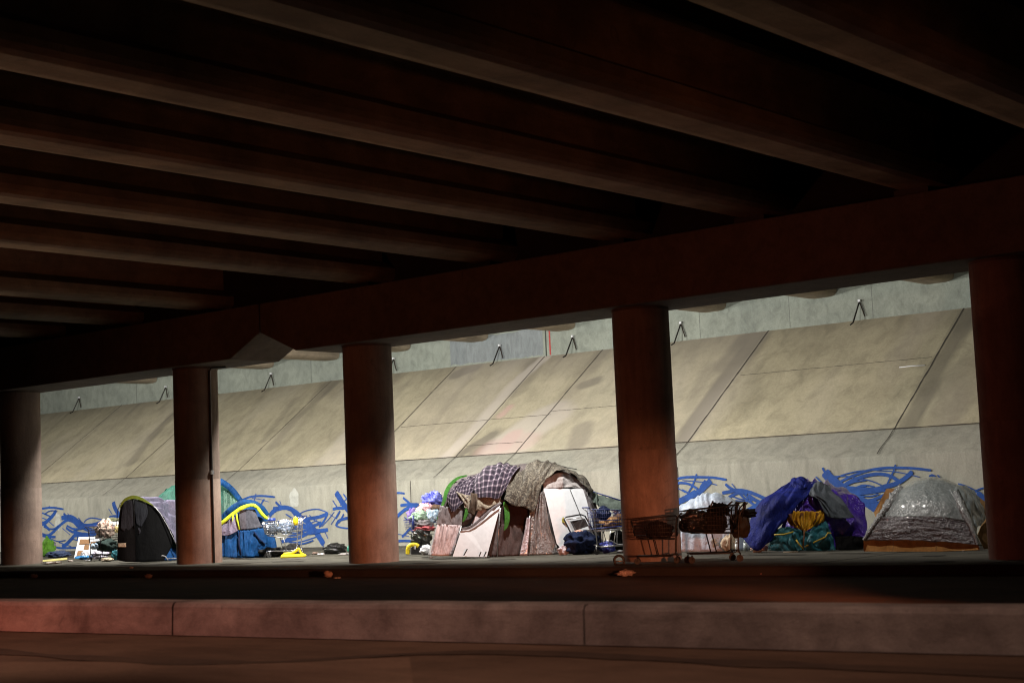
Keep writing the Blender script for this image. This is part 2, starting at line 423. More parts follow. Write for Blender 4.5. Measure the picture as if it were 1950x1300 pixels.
for j in range(NS+1):
    s = SL*j/NS
    for i in range(NX+1):
        X = x0+(x1-x0)*i/NX
        o_ = .008*noise.noise(Vector((X*.5, s*.5, 0)))
        V.append((X, YS+s*math.cos(BETA)-math.sin(BETA)*o_, HS+s*math.sin(BETA)+math.cos(BETA)*o_))
        v = [0, 0, 0]
        wob = noise.noise(Vector((X*1.3, s*.7, 2)))*.22+noise.noise(Vector((X*5, s*2.5, 5)))*.10
        for P, w_, st, c in SP:
            if min(q[0] for q in P)-1.2 < X < max(q[0] for q in P)+1.2:
                d = min(segd(X, s, a, b) for a, b in zip(P, P[1:]))+wob*w_*.9
                v[c] = max(v[c], min(.85, st*1.35)*max(0, min(1, (w_*1.25-d)/(w_*.45))))
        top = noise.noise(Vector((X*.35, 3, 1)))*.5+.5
        v[0] = min(.85, v[0]+.62*min(1, max(0, (s-SL+1.3+.5*top)/1.8))**1.3*(.6+.8*top))  # darker towards the head of the slope, over and above the stains
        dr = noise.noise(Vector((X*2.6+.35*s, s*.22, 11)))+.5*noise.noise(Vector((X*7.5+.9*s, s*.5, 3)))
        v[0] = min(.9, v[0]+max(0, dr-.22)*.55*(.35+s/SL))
        pn = sum(1 for q_ in JX0 if q_ < X)
        v[1] = max(v[1], .32*max(0, noise.noise(Vector((pn*3.7, 1.3, 2)))+.15)+.25*max(0, noise.noise(Vector((X*.9, s*.3, 8)))))
        for c in range(3): A[c].append(v[c])
F = [(j*(NX+1)+i, j*(NX+1)+i+1, (j+1)*(NX+1)+i+1, (j+1)*(NX+1)+i) for j in range(NS) for i in range(NX)]
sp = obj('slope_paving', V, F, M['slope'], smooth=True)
for nme, vals in zip(('stain_dark', 'pale', 'pink'), A):
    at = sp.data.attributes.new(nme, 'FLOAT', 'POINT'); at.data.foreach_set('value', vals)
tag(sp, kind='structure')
# seams between the cast panels of the slope
nS = Vector((0, -math.sin(BETA), math.cos(BETA)))
def slp(X, s, h=.006): return Vector((X, YS+s*math.cos(BETA), HS+s*math.sin(BETA)))+nS*h
mb = MB()
def seamstrip(P, w_, seed=0):
    n = len(P); V = []
    for i, p in enumerate(P):
        t = (P[min(i+1, n-1)]-P[max(i-1, 0)]).normalized(); b = t.cross(nS).normalized()
        ww = w_*(1+.6*noise.noise(Vector((i*.8, seed, 0))))
        V += [p-b*ww, p+b*ww]
    mb.add(V, [(2*i, 2*i+1, 2*i+3, 2*i+2) for i in range(n-1)])
JX = [-62.8, -57, -51.3, -45.3, -39.25, -33.4, -29.74, -27.52, -21.84, -16.2, -10.5, -4.8]
for q, X in enumerate(JX):
    seamstrip([slp(X+.015*noise.noise(Vector((s*.3, X, 0))), s*SL/30) for s in range(31)], .017, q)
seamstrip([slp(X*.5, .02+.012*noise.noise(Vector((X*.9, 0, 0)))) for X in range(-150, 12)], .018, 31)
for X0, X1, s_ in ((-27.4, -33.3, 1.85), (-27.52, -25.2, 2.02), (-21.7, -16.3, 3.0), (-29.7, -27.6, .55)):
    n = 24
    seamstrip([slp(X0+(X1-X0)*i/n, s_+.02*noise.noise(Vector((i*.5, s_, 0)))) for i in range(n+1)], .009, 9)
nB = Vector((0, -(HS-HW), YS-YW)).normalized()
for q, X in enumerate(JX):
    n = 8; P = [Vector((X+.01*math.sin(i+q), YW+.05+(YS-YW-.05)*i/n, HW+(HS-HW)*(.05+(YS-YW-.05)*i/n)/(YS-YW)))+nB*.012 for i in range(n+1)]
    if q % 3: P = P[3:]
    seamstrip(P, .012, q+40)
mb.build('panel_seams', M['seam'], sp)
a, b = onslope(1713, 700), onslope(1762, 696)
rod('white_scratch', [slp(*a, .01), slp((a[0]+b[0])/2, (a[1]+b[1])/2+.02, .012), slp(*b, .01)], .012, M['white'], sp)

# ------------------------------------------------------------------ mural wall
WL = 'low pale concrete retaining wall with a blue brushstroke mural behind the tents'
rw = thing('retaining_wall', WL, 'wall', (-25, YW, 0))
V = []; F = []; n = 240; prof = [(0, -.3), (0, .6), (0, 1.2), (0, HW-.03), (.03, HW), ((YS-YW)*.5, (HW+HS)/2-.004), (YS-YW+.02, HS), (YS-YW+.5, -.3)]
L = len(prof)
for i in range(n+1):
    X = XL+(XR-XL)*i/n
    for k, (y, z) in enumerate(prof):
        q = .012*noise.noise(Vector((X*.4, z*1.3, 1))) if k > 3 else 0
        V.append((X, YW+y+(q if 0 < k < 6 and y < 1 else 0), z+(q if k in (4, 5) else 0)))
for i in range(n):
    for k in range(L-1): F.append((i*L+k, (i+1)*L+k, (i+1)*L+k+1, i*L+k+1))
obj('wall_face', V, F, M['wall'], rw)
mb = MB()
for (x, ya, yb) in ((781, 906, 1046), (1290, 884, 1040), (428, 920, 1048), (1925, 860, 1030)):
    a = onY(x, ya, YW); mb.box((a.x-.014, YW-.0028, 0), (a.x+.014, YW-.0018, HW-.02))
mb.build('wall_joint', M['seam'], rw)
# the mural: strokes "x y x y ... w" in picture points on the wall plane, painted one over the other
STROKES = """79 968 99 966 121 969 4;107 972 99 983 87 994 76 999 8;78 975 99 984 3;76 990 86 1000 95 1009 6;94 962 93 968 2;79 985 90 990 103 1001 2
76 1014 84 1018 92 1019 102 1012 114 1000 127 990 135 990 6;78 1019 92 1021 106 1022 5;94 1022 98 1028 102 1033 5;121 977 126 982 132 988 5;129 976 133 985 2
117 986 127 984 138 985 151 994 165 1004 178 1011 200 1012 9;130 988 140 992 148 1000 156 1006 8;160 994 165 989 172 986 180 986 190 988 200 991 2.5
199 990 188 995 172 999 158 999 6;216 955 218 964 222 972 228 982 11;207 968 214 979 2;208 985 216 983 225 983 6
190 1011 176 1017 158 1019 144 1018 136 1026 126 1036 118 1040 8;102 1040 110 1042 121 1043 148 1042 4;126 1004 132 1009 140 1013 5;112 1032 124 1036 136 1040 2
119 1005 126 1011 134 1018 1.5;140 1010 150 1016 165 1018 180 1018 9;147 1019 149 1032 146 1040 3;165 1020 180 1016 195 1008 205 1002 4;170 1005 182 1012 190 1018 2;150 1000 165 1008 178 1010 6
462 951 475 946 488 944 505 944 524 946 4;488 939 486 947 484 953 2.5;504 950 500 955 497 962 4;480 948 495 950 512 955 1.5
525 955 532 962 541 968 5;533 953 536 962 2;520 967 532 966 545 965 5;513 982 520 974 530 968 545 966 562 973 575 985 585 994 9
556 972 566 985 576 997 590 1003 6;565 985 574 976 587 971 604 969 616 972 625 976 2.5;625 977 610 983 595 986 580 987 565 984 7
585 992 595 1004 605 1017 617 1036 13;625 1008 610 1010 598 1009 585 1003 560 1004 545 1000 8;598 1008 580 1018 563 1025 535 1031 7
600 1006 580 1010 560 1018 548 1022 5;550 1032 566 1032 580 1029 605 1021 2.5;625 976 618 990 608 1003 5;637 974 626 988 613 1002 2
612 994 598 1000 575 1003 6;616 1007 621 1016 625 1025 2;560 990 575 996 590 1000 2;575 1002 590 996 604 990 2;545 1026 560 1020 575 1014 3;612 1030 618 1042 2
640 937 646 946 655 960 668 975 13;634 952 639 960 644 967 2.5;634 969 643 967 656 967 6;648 972 644 980 640 987 4;640 1001 644 993 652 988 668 985 6;640 1001 652 1004 668 1006 3
631 998 638 987 646 974 2;648 962 660 950 668 948 2;628 978 638 985 1.5;655 978 650 988 645 995 4
750 938 762 938 771 939 4;768 947 775 953 782 959 5;763 962 778 960 798 960 6;752 988 764 976 777 967 797 961 7;766 1022 774 1014 782 1005 5;752 1030 770 1029 790 1030 5
757 1016 768 1018 780 1021 1.5;770 984 777 990 2;781 1004 790 1016 796 1024 4
1280 915 1295 910 1310 908 1336 908 1360 909 1384 913 5;1327 902 1324 912 1318 926 1312 936 3.5;1354 914 1345 924 1330 937 1308 948 1285 958 12;1280 923 1296 919 1312 921 1329 930 5
1300 914 1335 917 1350 919 1366 923 2;1290 928 1305 937 2;1296 950 1308 944 1325 934 6;1344 914 1334 928 5
1382 921 1390 928 1402 934 1412 940 6;1394 920 1400 928 1404 934 2;1376 938 1388 936 1402 933 1418 934 1435 939 1458 949 7;1388 947 1396 942 1408 938 1424 940 6
1408 938 1418 948 1430 956 1446 967 5;1462 948 1448 958 1435 966 1415 978 10;1425 942 1440 952 1455 958 7;1400 952 1418 954 1432 953 2;1420 944 1430 952 1436 962 2
1567 890 1570 896 1576 902 5;1571 898 1580 909 1590 918 1600 926 20;1590 920 1605 929 1620 936 1635 946 20;1625 942 1640 951 1655 960 1670 970 15
1590 912 1600 906 1615 901 1640 896 1660 896 2.5;1605 926 1620 916 1640 908 1655 904 1675 902 1690 904 1702 909 1713 917 7;1595 920 1610 912 1630 903 1655 895 1680 891 1700 890 1738 891 1774 895 5
1706 884 1702 897 1695 911 1689 924 3.5;1738 897 1728 907 1712 918 1695 924 1680 928 9;1690 924 1670 931 1640 931 1605 928 9;1588 907 1604 906 1620 907 1640 911 1655 914 1672 920 1686 928 2.5
1666 895 1700 897 1728 902 1752 908 2;1554 907 1561 914 1569 922 3;1605 938 1630 938 1655 936 1680 932 9;1640 952 1658 952 1676 946 1688 940 6;1660 960 1672 958 1684 950 6
1625 930 1645 923 1665 926 3;1640 944 1660 944 1674 940 3;1825 921 1836 924 1848 929 1862 937 1880 949 4;1858 934 1868 930 1880 927 3;1862 938 1871 946 1884 958 11
84 1002 94 1006 104 1006 112 1000 3;100 1026 112 1030 126 1028 2;128 1000 140 1006 154 1006 168 1000 4;135 1024 150 1028 166 1026 2;86 978 96 972 110 972 2;150 985 160 998 176 1008 2
528 990 545 1002 560 1010 2.5;545 978 560 988 572 1000 3;570 1012 590 1016 612 1012 3;590 980 600 990 612 994 2;560 1036 580 1034 598 1028 3;536 1002 552 1012 570 1016 3;655 940 662 950 668 958 3
1300 932 1312 938 1330 940 4;1395 944 1412 950 1428 948 3;1412 934 1424 946 1440 954 3;1600 930 1625 918 1650 914 3;1650 938 1668 934 1690 934 4;1630 950 1650 956 1672 954 4;1612 936 1632 928 1652 924 2
1770 907 1776 904 1783 908 4;1786 904 1789 907 1792 912 3;1840 928 1850 938 1862 944 3"""
mb = MB(); q = 0
for line in STROKES.replace('\n', ';').split(';'):
    f = [float(t) for t in line.split()]
    if len(f) < 5: continue
    pts = [onY(f[i], f[i+1], YW) for i in range(0, len(f)-1, 2)]
    wd = f[-1]*.47*.01375*(pts[0].length/41.)
    P = resample(pts, 8*len(pts)); yy = YW-.003-q*.00018; V = []; q += 1
    for i, p in enumerate(P):
        t = (P[min(i+1, len(P)-1)]-P[max(i-1, 0)]); t.y = 0; t.normalize(); b = Vector((-t.z, 0, t.x))
        e = min(1, (i+.6)/2.5, (len(P)-i-.4)/2.5); ww = wd*(.75+.25*e)*(1+.12*noise.noise(Vector((i*.4, q, 0))))
        a_, c_ = p+b*ww, p-b*ww; V += [(a_.x, yy, a_.z), (c_.x, yy, c_.z)]
    mb.add(V, [(2*i, 2*i+2, 2*i+3, 2*i+1) for i in range(len(P)-1)])
tag(mb.build('painted_mural', M['blue_paint'], rw), 'royal blue swirling reed-like brushstrokes painted along the wall')
mb = MB()
for (x, y, a, b) in ((560, 950, .22, .30), (110, 992, .16, .3)):
    p = onY(x, y, YW); P = []
    for k in range(24):
        t = 2*math.pi*k/24; r = 1+.4*noise.noise(Vector((math.cos(t)*1.5, math.sin(t)*1.5, x)))
        P.append((p.x+a*r*math.cos(t), YW-.0015, p.z+b*r*math.sin(t)))
    mb.add(P, [tuple(range(24))])
mb.build('overpainted_patch', concrete('overpaint', (.47, .48, .44), (.45, .47, .43), 2, None, .2), rw)

# ------------------------------------------------------------------ abutment
ab = thing('abutment_wall', 'grey-green concrete abutment wall along the top of the slope', 'wall', (-25, YT, HT))
mb = MB(); jx = onY(1040, 660, YT).x
mb.box((XL, YT, HT-1.2), (jx-.03, YT+.8, 7.2)); mb.box((jx+.03, YT-.01, HT-1.2), (XR, YT+.8, 7.2))
mb.build('wall_face', M['abut'], ab)
mb = MB(); mb.box((jx-.029, YT+.25, HT-.5), (jx+.029, YT+.3, 7.0)); mb.build('expansion_joint', M['black'], ab)
mb = MB(); a = onY(1048, 655, YT).x; mb.box((a-.035, YT-.016, HT+.02), (a+.02, YT-.0105, HT+.78)); tag(mb.build('red_stripe', plain('red_paint', (.42, .03, .025), .6), ab), 'short red painted stripe beside the joint')
mb = MB()
for (xa, xb, seed, hh) in ((858, 995, 1, .86), (995, 1035, 2, .9), (1640, 1700, 3, .35)):
    a, b = onY(xa, 680, YT).x, onY(xb, 680, YT).x; n = 24; P = []
    for i in range(n+1): P.append((a+(b-a)*i/n, YT-.004-seed*.0006, HT+.05+.06*noise.noise(Vector((i*.4, seed, 0)))))
    for i in range(n, -1, -1): P.append((a+(b-a)*i/n, YT-.004-seed*.0006, HT+hh+.05*noise.noise(Vector((i*.4, seed, 7)))))
    mb.add(P, [tuple(range(len(P)))])
mb.build('grey_patch', concrete('grey_overpaint', (.24, .27, .28), (.20, .23, .24), 2, (1, 1, .3), .2), ab)
mb = MB()
for x, dy in ((1333, 0), (1505, 0), (1664, 0), (590, 0), (258, 0)):
    a = onY(x, 620, YT).x; mb.box((a-.008, YT-.0145, HT+.01), (a+.008, YT-.0105, 7.))
mb.build('form_seam', plain('form_seam', (.2, .22, .2), .9), ab)
# small steel braces at the foot of the abutment
def brace():
    t = thing('steel_brace', '', 'brace', (0, 0, 0), 0, 'steel braces along the foot of the abutment')
    a = MB(); a.tube([(0, -.05, .42), (-.09, -.30, -.14), (-.11, -.42, -.20)], .022, 5); a.build('brace_leg', M['darksteel'], t, local=True)
    a = MB(); a.tube([(0, -.05, .42), (.13, -.06, .02)], .018, 5); a.build('brace_leg', M['rust'], t, local=True)
    a = MB(); a.box((-.03, -.09, .41), (.03, -.02, .47)); a.build('bolt_cap', M['white'], t, local=True)
    return t
br = None
BL = [(152, 'small dark steel brace nearest the leftmost column'), (317, 'small dark steel brace just left of the piped column'), (518, 'small dark steel brace just right of the piped column'),
      (752, 'small steel brace half hidden by the third column from the left'), (955, 'dark steel brace below the grey painted patch'), (1095, 'steel brace to the right of the red stripe'),
      (1300, 'steel brace beside the fourth column, over the white tarp dome'), (1643, 'largest steel brace, over the purple tarp tent')]
for x, lab in BL:
    X = onY(x, 690 if x < 1200 else 640, YT).x
    br = brace() if br is None else copy_tree(br)
    br.location = (X, YT-.01, HT+.06); br['label'] = lab

# ================================================================== THE OVERPASS
ov = thing('overpass', 'dark concrete highway overpass on round columns spanning the whole picture', 'overpass', (-20, 23.8, 0))
COLS = [(-37.75, 'leftmost round concrete column, lit on its right side'), (-30.12, 'round concrete column with a dark conduit, second from the left'),
        (-24.17, 'round concrete column left of the plaid tent, base glowing orange'), (-16.84, 'round concrete column behind the dark shopping carts'), (-9.75, 'rightmost column, almost black')]
HG = 5.98; CAPB = 4.69; CAPT = 5.86; Y0, Y1 = 23.04, 24.55; YC = 23.79
for X, lab in COLS:
    mb = MB(); n = 40; V = []; F = []; rings = 12
    for j in range(rings+1):
        z = -.2+(CAPB+.2)*j/rings
        for k in range(n):
            t = 2*math.pi*k/n; r = .535+.004*noise.noise(Vector((math.cos(t), math.sin(t)*2, z*2+X)))
            V.append((X+r*math.cos(t), YC+r*math.sin(t), z))
    F = [(j*n+k, j*n+(k+1) % n, (j+1)*n+(k+1) % n, (j+1)*n+k) for j in range(rings) for k in range(n)]
    c = tag(obj('column', V, F, M['pier'], ov, True), lab)
    mb = MB(); mb.cyl((X, YC), .541, CAPB-.05, CAPB-.001, 40)
    mb.build('collar', M['beam'], c)
    mb = MB(); zt_ = 2.06+.1*math.sin(X*3); V = []; nn = 48
    for k in range(nn):
        t = 2*math.pi*k/nn; V += [(X+.5405*math.cos(t), YC+.5405*math.sin(t), -.05), (X+.5405*math.cos(t), YC+.5405*math.sin(t), zt_+.012*noise.noise(Vector((k*.5, X, 0))))]
    mb.add(V, [(2*k, (2*k+2) % (2*nn), (2*k+3) % (2*nn), 2*k+1) for k in range(nn)]); mb.build('overpaint_band', M['pier_paint'], c, True)
    if abs(X+30.12) < .1:
        th = R_(20)
        px_, py_ = X+.575*math.cos(th), YC+.575*math.sin(th)
        a = math.radians(-2); cx, cy = X+.565*math.cos(a), YC+.565*math.sin(a)
        rod('conduit', [(cx, cy, 0), (cx, cy, 2.2), (cx, cy, CAPB-.12), (cx+.05, cy+.02, CAPB-.04), (cx+.25, cy+.3, CAPB-.03)], .028, M['black'], c, 8)
        mb = MB(); mb.box((cx-.05, cy-.05, 2.1), (cx+.05, cy+.03, 2.2)); mb.build('conduit_clamp', M['steel'], c)
# cap beams: right one runs out of frame, left one too; their ends slope up to a gap between them
def capbeam(pr, lab):
    V = [(x, y, z) for y in (Y0, Y1) for x, z in pr]; n = len(pr)
    F = [tuple(range(n)), tuple(range(2*n-1, n-1, -1))]+[(k, n+k, n+(k+1) % n, (k+1) % n) for k in range(n)]
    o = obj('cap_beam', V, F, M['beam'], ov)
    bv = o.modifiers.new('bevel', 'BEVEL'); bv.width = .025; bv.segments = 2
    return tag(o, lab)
def Yp(x, y): p = onY(x, y, Y0); return p.x, p.z
xa, za = Yp(494, 634); xb, zb = Yp(437, 687); xc, zc = Yp(562, 666)
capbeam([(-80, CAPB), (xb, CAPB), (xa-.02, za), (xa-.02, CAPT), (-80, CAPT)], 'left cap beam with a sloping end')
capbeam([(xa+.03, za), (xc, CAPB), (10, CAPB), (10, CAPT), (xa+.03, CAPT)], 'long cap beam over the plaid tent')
mb = MB()
for x, y in ((862, 537), (1045, 508)):
    a = onY(x, y, Y0); mb.box((a.x-.28, Y0-.008, a.z-.2), (a.x+.28, Y0-.001, a.z+.2))
    mb.build('junction_plate', M['beam'], ov); mb = MB()
# girders: concrete I sections, each laid across the cap beam to the abutment
def girder(X, ya, yb, z=HG):
    pr = [(-.47, .10), (-.44, .03), (-.36, -.02), (-.22, -.04), (.22, -.04), (.36, -.02), (.44, .03), (.47, .10), (.47, .24), (.10, .44), (.10, 1.0), (.24, 1.12), (.24, 1.25), (-.24, 1.25), (-.24, 1.12), (-.10, 1.0), (-.10, .44), (-.47, .24)]
    n = len(pr); X += .14; V = [(X+x, y, z+.03+h) for y in (ya, yb) for x, h in pr]
    F = [tuple(range(n)), tuple(range(2*n-1, n-1, -1))]+[(k, n+k, n+(k+1) % n, (k+1) % n) for k in range(n)]
    o = obj('girder', V, F, M['girder'], ov)
    return o
GX = [1.6, -1.55, -4.65, -7.75, -10.95, -14.0, -17.0, -20.3, -23.75, -29.1, -32.6, -36.0, -39.4, -42.8, -46.2, -49.6]
for X in GX:
    girder(X, -12, 23.74); girder(X, 23.84, YT-.02, HG+.2)
for X in GX:
    for ya in (Y0+.15, Y1-.55):
        mb = MB(); mb.box((X-.3, ya, CAPT), (X+.3, ya+.4, HG-.002)); mb.build('bearing_pad', M['black'], ov)
mb = MB(); mb.box((-60, -12, HG+1.25), (12, 40, HG+1.5)); mb.build('deck_slab', M['kerb_dark'], ov)
mb = MB(); mb.box((-60, 23.7, CAPT+.001), (12, 23.9, HG+1.247)); mb.build('diaphragm', M['kerb_dark'], ov)
# wall lamps on the back of the cap beams
wl = None
for (x, y, z), lab in zip(LAMPS, ('wall lamp on the left cap beam beyond the leftmost column', 'wall lamp on the left cap beam between its two columns', 'wall lamp behind the gap between the cap beams', 'wall lamp behind the long cap beam above the plaid tent', 'wall lamp on the cap beam near the rightmost column')):
    t = thing('wall_lamp', lab, 'lamp', (x, Y1, z+.08), 0, 'wall lamps on the back of the cap beams')
    mb = MB(); mb.box((-.22, 0, -.02), (.22, .1, .22)); mb.add([(-.22, .1, .22), (.22, .1, .22), (.22, .42, .14), (-.22, .42, .14), (-.22, .1, .16), (.22, .1, .16), (.22, .42, .1), (-.22, .42, .1)], [(0,1,2,3),(7,6,5,4),(0,3,7,4),(1,5,6,2),(3,2,6,7)])
    mb.build('housing', M['darksteel'], t, local=True)

# ================================================================== MATERIALS OF THE CAMP
def plaid(name):
    k = NT(name); uv = k.co('UV')
    sx = k.n('ShaderNodeSeparateXYZ'); k.l(k.map(uv, (1, 1, 1)), sx.inputs[0])
    def band(sock, freq, lo, hi):
        q = k.n('ShaderNodeMath', operation='MULTIPLY'); k.l(sock, q.inputs[0]); q.inputs[1].default_value = freq
        f = k.n('ShaderNodeMath', operation='FRACT'); k.l(q.outputs[0], f.inputs[0])
        g = k.n('ShaderNodeMath', operation='COMPARE'); k.l(f.outputs[0], g.inputs[0]); g.inputs[1].default_value = .5; g.inputs[2].default_value = lo
        return g.outputs[0]
    a = band(sx.outputs[0], 9, .15, 0); b = band(sx.outputs[1], 6.5, .15, 0)
    base = k.mix(a, (.010, .006, .016), (.075, .055, .08)); base2 = k.mix(b, base, (.085, .065, .09))
    ab_ = k.n('ShaderNodeMath', operation='MULTIPLY'); k.l(a, ab_.inputs[0]); k.l(b, ab_.inputs[1])
    col = k.mix(ab_.outputs[0], base2, (.26, .22, .25))
    k.l(col, k.b.inputs['Base Color']); k.b.inputs['Roughness'].default_value = .95
    k.l(k.bump(k.noise(k.co('Object'), 14, 5, .6, 1), .5, .03), k.b.inputs['Normal']); return k.m
def camo(name, c1=(.15, .135, .105), c2=(.025, .02, .016), sc=8):
    k = NT(name); v = k.co('Object')
    f = k.ramp(k.noise(k.map(v, (1, 1, .8)), sc, 5, .75, 2.2), [(.46, 0), (.50, 1), (.56, 1), (.60, .25)])
    col = k.mix(f, c1, c2); k.l(col, k.b.inputs['Base Color']); k.b.inputs['Roughness'].default_value = .95
    k.l(k.bump(k.noise(v, 12, 5, .6, 1), .5, .03), k.b.inputs['Normal']); return k.m
def film(name, c, c2, rough=.22, st=1., sc=5., stretch=(1, 1, 1), spec=.6, coat=.6):
    """crumpled plastic sheeting: sharp glinting creases"""
    k = NT(name); v = k.co('Object')
    col = k.mix(k.ramp(k.noise(k.map(v, stretch), 3.5, 7, .7, 1.5), [(.38, 0), (.62, 1)]), c, c2)
    k.l(col, k.b.inputs['Base Color']); k.b.inputs['Roughness'].default_value = rough
    k.b.inputs['Specular IOR Level'].default_value = spec; k.b.inputs['Coat Weight'].default_value = coat; k.b.inputs['Coat Roughness'].default_value = .08
    q = k.n('ShaderNodeTexVoronoi', feature='DISTANCE_TO_EDGE'); q.inputs['Scale'].default_value = sc
    ad = k.mix(.25, k.map(v, stretch), k.n('ShaderNodeTexNoise').outputs[0])
    w_ = k.n('ShaderNodeVectorMath', operation='ADD'); nz = k.n('ShaderNodeTexNoise'); nz.inputs['Scale'].default_value = 4; nz.inputs['Detail'].default_value = 3
    k.l(v, nz.inputs['Vector'])
    k.l(k.map(v, stretch), w_.inputs[0]); k.l(nz.outputs['Color'], w_.inputs[1]); k.l(w_.outputs[0], q.inputs['Vector'])
    nb = k.bump(q.outputs['Distance'], st, .05)
    nb = k.bump(k.noise(k.map(v, stretch), sc*2.2, 6, .65, 2.5), st*.8, .04, nb)
    k.l(nb, k.b.inputs['Normal']); return k.m
def wood(name, c=(.30, .16, .07)):
    k = NT(name); v = k.co('Object'); q = k.n('ShaderNodeTexWave'); q.inputs['Scale'].default_value = 14; q.inputs['Distortion'].default_value = 3
    k.l(v, q.inputs[0]); k.l(k.mix(q.outputs[0], c, tuple(x*.6 for x in c)), k.b.inputs['Base Color']); k.b.inputs['Roughness'].default_value = .8; return k.m
M['plaid'] = plaid('plaid_flannel'); M['camo'] = camo('patterned_blanket'); M['camo_light'] = camo('pale_patterned_blanket', (.36, .32, .25), (.16, .13, .10), 16)
M['greybrown'] = cloth('grey_brown_nylon', (.13, .11, .11)); M['pinkfly'] = cloth('pale_pink_fly', (.60, .52, .54), (.46, .39, .41), .6)
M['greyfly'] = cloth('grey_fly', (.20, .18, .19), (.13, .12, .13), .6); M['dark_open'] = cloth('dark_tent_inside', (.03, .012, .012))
M['maroon'] = cloth('maroon_inner', (.085, .055, .052), (.05, .035, .033)); M['green'] = cloth('green_trim', (.05, .19, .025), (.03, .12, .015))
M['black_cloth'] = cloth('black_nylon', (.0025, .0025, .003), (.0018, .0018, .002), .8, .4, 6, .15); M['char_mesh'] = cloth('charcoal_mesh', (.025, .027, .034), (.018, .018, .024), .8)
M['lav'] = film('lavender_grey_fly', (.19, .18, .26), (.12, .11, .17), .4, .5, 3, (1, 1, .4), .4, .1); M['yellowgreen'] = plain('yellow_green_trim', (.30, .36, .03), .6)
M['lime'] = cloth('lime_trim', (.62, .78, .04), (.50, .66, .03), .7, .3); M['tentblue'] = cloth('tent_blue', (.006, .062, .20), (.004, .035, .12), .65, .5, 6, .15)
M['tentgreen'] = cloth('tent_green', (.022, .085, .062), (.014, .055, .042), .65, .5, 6, .15); M['teal'] = cloth('teal_nylon', (.03, .17, .21), (.015, .09, .11), .5, .8)
M['netting'] = camo('green_netting', (.025, .10, .07), (.12, .19, .15), 14); M['greywin'] = cloth('grey_window', (.10, .10, .12), (.075, .075, .095))
M['navy'] = cloth('navy_tarp', (.009, .018, .19), (.005, .010, .10), .7, .9, 4, .15); M['slate'] = cloth('slate_tarp', (.085, .10, .115), (.06, .07, .085), .75, .5)
M['purple'] = film('purple_tarp', (.085, .03, .46), (.05, .016, .28), .28, .9, 3.2, (1, 1, .7)); M['gold'] = cloth('golden_yellow_lining', (.75, .40, .015), (.42, .18, .01), .6, .9, 7)
M['goldtrim'] = plain('gold_piping', (.55, .40, .03), .6); M['brownfold'] = cloth('brown_fold', (.16, .06, .02))
M['silver'] = film('clear_plastic_over_grey', (.33, .36, .36), (.22, .25, .25), .25, .45, 3.6, (1, 1, .3)); M['silver_dark'] = film('clear_plastic_over_dark_blankets', (.26, .25, .26), (.12, .11, .12), .3, .9, 4.5, (.5, .5, 1.6))
M['silver_edge'] = film('bunched_clear_plastic', (.55, .57, .57), (.30, .31, .32), .18, 1., 8, (1, 1, .4))
M['cardboard'] = cloth('brown_cardboard', (.52, .27, .085), (.36, .18, .05), .9, .25, 2); M['cardpale'] = cloth('tan_cardboard', (.50, .29, .12), (.38, .21, .08), .9, .2, 2)
M['tarpwhite'] = film('pale_blue_white_tarp', (.55, .64, .76), (.36, .43, .54), .45, .5, 3, (1, 1, .4), .4, .1)
M['clearpink'] = film('clear_sheet_over_brown', (.34, .315, .315), (.15, .135, .135), .22, 1., 6, (1, 1, .25)); M['ribbon'] = film('white_plastic_strip', (.70, .62, .68), (.45, .38, .42), .3, .8, 7, (1, 1, .3))
M['bin_bag'] = film('black_bin_bag', (.006, .007, .007), (.01, .01, .01), .15, .9, 5); M['denim'] = cloth('blue_bedding', (.008, .018, .065), (.005, .011, .04), .9, .9)
M['yellow'] = plain('yellow_plastic', (.80, .62, .015), .5); M['sack'] = cloth('grey_white_blanket', (.42, .40, .40), (.30, .28, .28)); M['darkgreycloth'] = cloth('dark_grey_cloth', (.03, .03, .03), (.018, .018, .018))
M['beige'] = cloth('beige_fabric', (.42, .37, .24), (.34, .30, .19), .9, .2); M['bluebag'] = cloth('blue_print_bag', (.02, .03, .42), (.30, .34, .80), .4, .5); M['pink'] = cloth('pink_cloth', (.65, .32, .35), (.70, .50, .50))
M['redcloth'] = cloth('red_cloth', (.38, .03, .05), (.45, .2, .2)); M['aqua'] = camo('white_blue_print', (.60, .68, .74), (.10, .22, .36), 24); M['leafgreen'] = camo('green_print_cloth', (.10, .20, .10), (.35, .45, .38), 18)
M['violet'] = cloth('violet_cloth', (.13, .08, .35), (.35, .27, .5)); M['skinny'] = cloth('cream_cloth', (.55, .45, .32), (.42, .34, .25)); M['brown'] = cloth('brown_cloth', (.13, .08, .05)); M['grassgreen'] = cloth('green_jacket', (.10, .26, .02), (.06, .16, .02))
M['white_film'] = film('white_plastic_bag', (.68, .68, .70), (.52, .52, .56), .4, .6, 7); M['wood'] = wood('brown_wood'); M['bottle_blue'] = plain('blue_plastic', (.02, .05, .28), .4)
M['orangefood'] = camo('orange_wrappers', (.60, .40, .18), (.25, .10, .03), 22); M['cartblue'] = plain('blue_enamel', (.015, .03, .16), .4)

def board(name, poly, fr, m, parent, t=.012, holes=None, **k):
    """stiff flat board: polygon of (x, y, d) picture points"""
    P = [fr(*q) for q in poly]; nrm = (P[1]-P[0]).cross(P[2]-P[0])
    if nrm.dot(fr.w) < 0: nrm = -nrm
    mb = MB(); mb.plate(P, nrm, t); return mb.build(name, m, parent)
def S(fr, rows): return [[fr(*q) for q in r] for r in rows]

